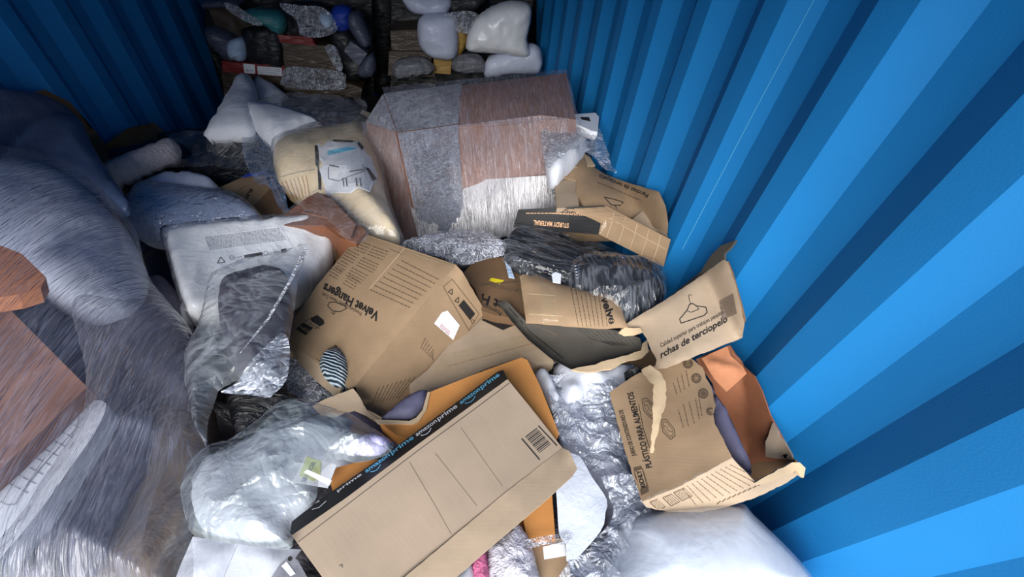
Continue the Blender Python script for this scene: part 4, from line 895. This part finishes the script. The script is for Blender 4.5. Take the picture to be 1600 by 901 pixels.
board('near_corner_flap', [(494, 631, 1.09), (512, 621, 1.10), (534, 612, 1.11), (556, 604, 1.125), (568, 620, 1.10), (578, 638, 1.07), (596, 652, 1.05), (575, 645, 1.07), (558, 638, 1.08), (544, 641, 1.08), (530, 648, 1.08), (508, 646, 1.08)], 'card_pale', parent=hb, jag=0.8, grid=7, off=0.03)
board('end_panel', [(442, 524, 1.08), (470, 542, 1.09), (500, 566, 1.10), (507, 586, 1.10), (520, 598, 1.105), (533, 606, 1.11), (528, 623, 1.08), (500, 600, 1.06), (446, 552, 1.04)], 'card_pale', parent=hb, jag=0.4, grid=6)
board('torn_scrap', [(543, 642, 1.075), (566, 637, 1.08), (600, 653, 1.05), (590, 660, 1.05), (562, 655, 1.06)], 'torn', parent=hb, jag=0.8, grid=5)
p = Print(top)
p.text('Velvet Hangers', (594, 489), (508, 442), 14, M['ink'], up=(-0.42, 1), bold=0.035)
p.text('Premium Quality Heavy Duty', (566, 488), (504, 456), 6, M['ink'], up=(-0.42, 1))
p.path([(512, 478), (515, 472), (524, 472), (539, 478), (541, 482), (532, 487), (520, 486)], 1.2, M['ink'], True); p.path([(524, 486), (522, 491), (518, 488)], 1, M['ink'])
for k, (x0, y0, x1, y1) in enumerate(((562, 377, 580, 384), (583, 385, 608, 394), (543, 390, 561, 399), (566, 402, 592, 414), (526, 404, 545, 414), (550, 418, 574, 431), (518, 414, 536, 424), (545, 430, 562, 440))):
    for i in range(4): p.dashes((x0 - i * 3.0, y0 + i * 4), (x1 - i * 3.0, y1 + i * 4), 1.2, M['ink_soft'], k * 5 + i)
for i in range(8): p.dashes((627 - i * 7, 407 + i * 6.5), (686 - i * 6.5, 437 + i * 6.2), 1.3, M['ink_soft'], 40 + i)
p.line((632, 388), (577, 452), 1.4, M['torn']); p.line((609, 389), (628, 397), 0.7, M['ink_soft'])
p.poly([(474, 504), (490, 512), (478, 524), (463, 514)], M['ink']); p.poly([(485, 497), (496, 492), (506, 500), (507, 506), (500, 510), (487, 502)], M['ink'])
p.path([(476, 502), (486, 498), (502, 508), (492, 514)], 0.8, M['ink'])
p.text('HOME', (500, 512), (484, 503), 3.2, M['ink'], up=(-.6, 1)); p.poly([(636, 384), (712, 414), (706, 420), (630, 391)], M['tape'])
p2 = Print(top, 0.0014); p2.text('UTOPIA', (486, 517), (470, 508), 5, M['card'], up=(-0.6, 1), bold=0.02); p2.build('logo_lettering', None, hb); p.build('printed_lettering', 'upside down black lettering', hb)
p = Print(sd, 0.001)
p.poly([(690, 488), (699, 485), (718, 508), (708, 531), (678, 505)], M['label'])
p.build('white_sticker', 'white shipping sticker', hb)
p = Print(sd, 0.0016)
for i in range(8): p.line((690 + i * 1.8, 505 + i * 1.7), (687 + i * 1.8, 511 + i * 1.7), 0.8, M['ink_red'])
p.path([(692, 448), (706, 436), (748, 490), (732, 516)], 0.8, M['ink_soft'], True)
p.path([(700, 456), (706, 451), (706, 460)], 1.1, M['ink'], True); p.path([(710, 470), (716, 464), (716, 473)], 1.1, M['ink'], True)
p.poly([(716, 477), (724, 468), (742, 490), (734, 500)], M['ink']); p.ring((738, 502), 2.5, 0.8, M['ink'])
for i in range(8): p.dashes((672 - i * 0.2 - abs(i - 4) * 2 + i * 1.5, 528 + i * 4.4), (656 + i * 3 + 0, 545 + i * 2.6 - 0), 0.9, M['ink_soft'], i)
for i in range(9): p.dashes((648 - i * 7, 588 + i * 2), (622 - i * 5, 622 + i * 1.0), 1.0, M['ink_soft'], i + 20)
p.build('side_lettering', 'small brown print', hb)
bag = blob('hanger_pack', [(499, 568), (505, 552), (520, 541), (534, 547), (543, 562), (546, 585), (538, 606), (522, 603), (507, 590)], 'stripes', 'bluish silver pack of hangers showing through the torn hole of the hangers box', 'hangers', z=1.105, bulge=0.02, low=0.08, wr=[(0.006, 6, 70, 'r')], ang=20)
blob('crinkled_brown_film', [(444, 570), (462, 568), (490, 585), (520, 612), (540, 618), (525, 640), (495, 645), (465, 630), (452, 600)], 'grey_wrap', 'crinkled film with a brownish tint under the near edge of the hangers box', 'film', z=1.0, bulge=0.04, wr=[(0.014, 12, 12, 'r')])
film('brown_film', [(440, 566), (462, 562), (495, 580), (540, 610), (545, 625), (500, 655), (462, 640), (448, 600)], 'film_crinkle', 'glinting scrap of clear film under the hangers box corner', z=1.05)

# ---- long carton in front
am = empty('long_flat_carton', Z(650, 760, 0.95), 'long flat carton with a black delivery tape printed along its far edge', 'carton')
TA, TB, TC, TD = (793, 592, 1.225), (879, 700, 1.15), (456, 836, 1.20), (562, 968, 1.12)
tp_ = board('top_panel', [TA, (840, 650, 1.185), TB, (787, 772, 1.155), (632, 902, 1.125), TD, (510, 910, 1.15), TC, (540, 778, 1.205), (650, 696, 1.215)], 'card_grey', parent=am, grid=9, wr=[(0.003, 3, 3, 'f'), (0.0015, 14, 4, 'r')], ang=52)
st = board('black_strip', [(786, 577, 1.19), TA, (650, 696, 1.215), (540, 778, 1.205), TC, (453, 832, 1.185), (456, 815, 1.16), (500, 780, 1.165), (600, 712, 1.175), (700, 638, 1.185), (778, 580, 1.19)], 'card_black', parent=am, grid=6, jag=0.3, ang=-36)
st['label'] = 'black printed tape strip'
board('long_flap', [TB, (890, 705, 1.165), (902, 732, 1.165), (894, 744, 1.165), (850, 784, 1.16), (780, 843, 1.15), (712, 902, 1.14), (620, 985, 1.12), TD, (632, 902, 1.13), (787, 772, 1.155)], 'card_pale', parent=am, grid=9, jag=0.4, off=0.002, wr=[(0.003, 5, 5, 'f')])  # paler board than the top: the bent flap's stronger light put into colour
board('carton_depth', [(786, 577, 1.17), (872, 690, 1.11), (787, 772, 1.10), (562, 968, 1.06), (456, 820, 1.13)], 'card_grey', parent=am, ext=(0.01, 0.0, -0.10), off=-0.02, grid=14)
p = Print(tp_, 0.0008)
p.path([(796, 598), (740, 640), (650, 706), (540, 790), (461, 850)], 0.9, M['ink'])
p.line((841, 665), (870, 696), 2.0, M['ink']); p.line((815, 685), (843, 718), 2.2, M['ink'])
for i, w_ in enumerate((1.6, .8, 2, 1, 1.6, .7, 2.2, 1, .8, 1.9, 1.2, .8)):
    x0, y0 = 837 - i * 0.0, 0
    a = (839 - 18 + i * 1.95, 683 + i * 2.2); b = (839 + i * 1.95, 669 + i * 2.2); p.line(a, b, w_, M['ink'], 30)
p.path([(530, 884), (534, 881), (535, 886)], 1, M['ink']); p.path([(640, 722), (680, 790), (724, 868)], 0.6, M['ink_soft']); p.path([(680, 708), (745, 790)], 0.5, M['ink_soft']); p.path([(720, 668), (785, 760)], 0.5, M['ink_soft'])
p.build('printed_marks', 'black lines and barcode')
p = Print(st, 0.001)
for (a, b, c) in (((719, 630), (780, 585), 'ink_blue'), ((650, 680), (714, 634), 'ink_white'), ((571, 737), (646, 683), 'ink_blue'), ((528, 769), (566, 742), 'ink_white')):
    a = np.array(a, float); b = np.array(b, float)
    if c == 'ink_white' and a[0] < 560: p.text('prime', tuple(a), tuple(b), 4, M[c], bold=0.02); continue
    m1 = a + (b - a) * 0.5
    e0 = (b - a) / np.hypot(*(b - a)); a = a + np.array([-e0[1], e0[0]]) * 2.5; b = b + np.array([-e0[1], e0[0]]) * 2.5; m1 = a + (b - a) * 0.5
    p.text('amazon', tuple(a), tuple(m1), 6, M[c], bold=0.02); p.text('prime', tuple(m1 + (b - a) * 0.03), tuple(b), 6.5, M[c], bold=0.02)
    e = (b - a) / np.hypot(*(b - a)); nrm = np.array([-e[1], e[0]]); q = [tuple(a + e * (6 + 20 * t) + nrm * (2.5 + 3.5 * math.sin(math.pi * t))) for t in (0, .25, .5, .75, 1)]
    p.path(q, 1.3, M[c])
p.text('ama', (484, 793), (500, 783), 4, M['ink_white'], bold=.02); p.path([(488, 796), (499, 793), (510, 783)], 1.3, M['ink_white']); p.text('me', (456, 812), (474, 801), 4, M['ink_blue'])
p.build('printed_lettering', 'blue and white lettering')

# ---- lower right of it
board('foam_sheet', [(866, 720, 1.10), (880, 708, 1.11), (905, 712, 1.11), (925, 745, 1.11), (948, 780, 1.10), (946, 800, 1.10), (938, 830, 1.09), (890, 880, 1.06), (884, 850, 1.07), (874, 835, 1.07), (870, 780, 1.09)], 'foam', 'sheet of pale grey packing foam right of the long flat carton', 'foam sheet', th=0.004, curve=True, wr=[(0.008, 4, 4, 'f')])
board('orange_carton', [(814, 792), (862, 764), (868, 842), (824, 844)], 'card_orange', 'small orange carton under the flap of the long flat carton', 'carton', z=1.06, ext=(0, 0, -0.14))
o2 = board('orange_carton', [(822, 852), (885, 838), (893, 915), (832, 915)], 'card', 'small brown taped carton at the bottom edge below the orange one', 'carton', z=1.04, ext=(0, 0, -0.14))
p = Print(o2, 0.001); p.quad((848, 854), (882, 846), (885, 868), (850, 874), M['label']); p.build('tape_glint')
film('stretch_film', [(818, 846), (860, 836), (888, 832), (890, 850), (850, 852), (822, 858)], 'film_crinkle', 'crumpled film band between the two small orange cartons', z=1.08, wr=[(.01, 20, 20, 'r')], grid=4)
blob('bubble_wrap_roll', [(758, 866), (772, 842), (800, 818), (812, 820), (828, 846), (838, 880), (842, 925), (768, 925)], 'bubble', 'silvery bubble wrap roll at the bottom edge under the long carton flap', 'bubble wrap', z=1.05, bulge=0.05, wr=[(0.004, 50, 50, 'v')], grid=4)
blob('pink_cloth', [(738, 876), (758, 858), (766, 925), (742, 925)], 'pink', 'narrow strip of pink cloth beside the bubble wrap roll', 'cloth', z=1.07, bulge=0.02, low=0.04, wr=[(0.006, 40, 40, 'r')])
blob('white_packet', [(690, 925), (712, 898), (738, 872), (744, 925)], 'paper', 'pale packet between the long carton and the pink cloth', 'packet', z=1.06, bulge=0.02, low=0.05)

# ================================================================== LEFT FRONT
# dark garment in a clear bag
gb = blob('dark_garment', [(345, 446), (362, 430), (395, 420), (428, 416), (448, 430), (454, 460), (452, 500), (440, 540), (425, 585), (405, 598), (370, 580), (352, 540), (342, 490)], 'dark_cloth', 'folded dark plum garment sealed in a clear bag', 'garment', z=1.21, bulge=0.04)
film('clear_bag', [(314, 520), (322, 470), (334, 432), (380, 412), (440, 398), (481, 384), (474, 412), (462, 470), (450, 545), (446, 600), (424, 624), (398, 612), (372, 598), (345, 615), (330, 660), (326, 702), (305, 660), (290, 600), (292, 560)], 'film_garment', None, z=1.27, parent=gb, bulge=0.05, curve=False, jag=0.6, wr=[(0.012, 6, 6, 'r')], grid=5)['label'] = 'clear milky bag'
film('bag_highlight_fold', [(345, 612), (372, 596), (398, 560), (440, 520), (452, 545), (448, 598), (424, 622), (400, 618)], 'film_fold', None, z=1.29, parent=gb, wr=[(0.012, 12, 12, 'r')])
film('bag_seam', [(474, 388), (481, 384), (478, 398), (455, 440), (420, 500), (372, 556), (374, 552), (416, 498), (450, 440)], 'film_crinkle', None, z=1.31, parent=gb, wr=(), curve=False)
blob('black_plastic_pack', [(352, 598), (380, 590), (410, 594), (450, 612), (468, 622), (450, 645), (405, 676), (380, 700), (372, 690), (360, 650)], 'black_poly', 'black crinkled plastic pack just below the dark garment bag', 'pack', z=1.08, bulge=0.04, wr=[(0.012, 5, 30, 'r')])
blob('brown_bundle', [(230, 600), (300, 580), (330, 640), (330, 700), (305, 760), (290, 830), (230, 925), (120, 925), (180, 800), (230, 700)], 'bundle_brown', 'dull brownish grey bundle under the stretch film at the lower left', 'bundle', z=1.06, bulge=0.05)
blob('grey_bundle', [(60, 500), (130, 480), (215, 450), (250, 430), (290, 480), (312, 560), (300, 620), (240, 640), (200, 720), (150, 760), (100, 640)], 'bundle_dark', 'dark grey bundle under the stretch film below the wrapped pillow', 'bundle', z=1.12, bulge=0.06)
blob('blue_grey_bundle', [(150, 680), (215, 640), (240, 650), (225, 730), (180, 800), (110, 925), (-40, 925), (20, 870), (100, 790)], 'bundle_dark', 'bluish grey folded bundle at the lower left corner', 'bundle', z=1.12, bulge=0.05, wr=SOFT + [(0.01, 4, 20, 'r')])

# milky bag
mb = blob('milky_bag_goods', [(300, 760), (325, 715), (372, 694), (430, 662), (480, 650), (540, 665), (598, 692), (594, 716), (540, 735), (500, 752), (492, 790), (462, 815), (440, 850), (370, 850), (316, 826)], 'foam', 'soft pale goods inside a big milky plastic bag in the lower left', 'bag', z=1.08, bulge=0.06)
blob('lilac_pillow', [(480, 646), (500, 626), (560, 640), (610, 680), (640, 690), (600, 712), (560, 712), (520, 690)], 'lilac', 'lilac grey cushion between the milky bag and the orange carton', 'cushion', z=1.05, bulge=0.02)
card = board('product_card', [(457, 752), (478, 711), (526, 726), (512, 762)], 'label', 'yellow green card printed SENSOR showing through the milky bag', 'card', z=1.17, th=0.002, wr=())
p = Print(card); p.poly([(458, 750), (479, 713), (502, 720), (500, 748), (488, 752)], M['lime']); p.build('lime_panel')
p = Print(card, 0.0012); p.text('SENSOR', (477, 754), (495, 722), 7, M['ink_grey'], up=(-1, -0.25), bold=.01); p.build('card_lettering')
film('milky_film', [(288, 790), (292, 740), (322, 698), (372, 686), (426, 648), (470, 632), (512, 640), (560, 655), (612, 688), (604, 714), (560, 726), (530, 724), (505, 745), (498, 786), (458, 818), (458, 858), (400, 856), (330, 846), (300, 832)], 'film_milky', None, z=1.19, parent=mb, bulge=0.05, wr=[(0.020, 5, 5, 'r'), (0.008, 16, 16, 'r')], grid=5)['label'] = 'milky plastic skin'
board('white_strip', [(475, 737), (480, 733), (518, 750), (514, 758)], 'label', 'white plastic strip sticking out of the milky bag', 'strip', z=1.24, th=0.003, wr=())
blob('printed_bag', [(545, 690), (575, 680), (606, 684), (608, 700), (580, 712), (548, 706)], 'lilac_print', 'small printed white and violet plastic bag beside the black strip', 'bag', z=1.20, bulge=0.02, low=0.03, wr=[(.008, 20, 20, 'r')])
for nm, pts, lb in (('folded_paper', [(268, 925), (284, 880), (302, 838), (345, 846), (372, 850), (340, 925)], 'white folded sheet below the milky bag, leftmost of two'),
                    ('folded_paper', [(338, 925), (372, 850), (420, 856), (470, 858), (450, 885), (412, 925)], 'white folded sheet below the milky bag, right of the other')):
    board(nm, pts, 'paper', lb, 'paper', z=1.10, th=0.004, wr=[(0.012, 6, 6, 'r')])
lf_ = board('photo_leaflet', [(408, 925), (438, 880), (454, 866), (466, 876), (482, 905), (470, 925)], 'ink_leaf', 'grey printed leaflet at the lower left corner of the long carton', 'leaflet', z=1.13, th=0.002, wr=())
p = Print(lf_); p.quad((440, 884), (448, 877), (462, 896), (454, 900), M['label']); p.disc((453, 873), 3.5, M['ink']); p.build('printed_picture')

# big wrapped load, lower left, close to the camera
LD = 'things bound in stretch film at the lower left'
blob('wrapped_pillow', [(-60, 262), (-10, 252), (35, 250), (95, 268), (142, 296), (188, 344), (220, 402), (228, 446), (206, 486), (150, 503), (92, 484), (50, 448), (20, 420), (-60, 420)], 'white_dim', 'big bluish white pillow bulging out of the stretch film on the left', 'pillow', z=1.19, group=LD, bulge=0.09, low=0.14, wr=[(0.02, 3, 3, 'f'), (0.006, 10, 6, 'r')])
board('cardboard_corner', [(-40, 372), (0, 383), (34, 396), (72, 433), (64, 450), (30, 460), (-40, 470)], 'card_tan_red', 'orange-brown box corner above the brown box at the left edge', 'box', z=1.39, ext=(-0.02, 0.0, -0.04))
lb_ = board('brown_carton', [(-80, 440), (0, 468), (60, 528), (136, 604), (70, 668), (0, 733), (-80, 800)], 'card_brown', 'large brown carton under stretch film at the left edge', 'carton', z=1.27, ext=(-0.03, 0.0, -0.22), ang=-45)
p = Print(lb_, 0.001); p.quad((-10, 460), (2, 469), (136, 603), (124, 612), M['card_tan_red']); p.build('pale_edge', 'pale orange folded edge')
wl = board('white_printed_sack', [(-60, 790), (0, 733), (60, 676), (105, 632), (135, 626), (166, 630), (150, 672), (110, 730), (60, 800), (0, 872), (-60, 940)], 'paper', 'flat white sack with rows of short grey print marks under the brown carton', 'sack', z=1.23, ext=(-0.01, 0, -0.06), curve=True)
p = Print(wl, 0.001)
for i in range(8):
    x, y = 92 - i * 11.5, 652 + i * 14.5
    for j in range(3): p.line((x + j * 12, y + j * 6), (x + j * 12 + 9, y + j * 6 + 5), 1.3, M['ink_grey'])
p.path([(124, 650), (120, 668), (60, 735), (34, 770), (24, 788), (12, 789), (0, 783)], 1.0, M['ink_grey']); p.build('printed_marks')
film('stretch_film', [(-60, 240), (20, 240), (100, 258), (165, 300), (212, 360), (232, 430), (262, 470), (300, 520), (306, 590), (300, 640), (326, 700), (300, 760), (300, 830), (262, 940), (-60, 940)], 'film_stretch_milky',
     'sheet of stretch film streaming down over the wrapped load at the lower left', 'plastic film', z=1.27, smooth=True, curve=True, streak=118, bulge=0.15, w=160, wr=[(0.010, 12, 1.0, 'n'), (0.004, 36, 1.5, 'n')], grid=7, off=0.0)
film('stretch_film', [(120, 480), (200, 470), (262, 480), (300, 540), (300, 640), (250, 760), (180, 930), (-20, 930), (60, 780), (140, 640)], 'film_stretch',
     'outer layer of stretch film with streaks fanning out below the wrapped pillow', 'plastic film', z=1.25, smooth=True, streak=114, bulge=0.06, wr=[(0.010, 16, 1.0, 'n'), (0.005, 50, 2, 'r')], grid=6)
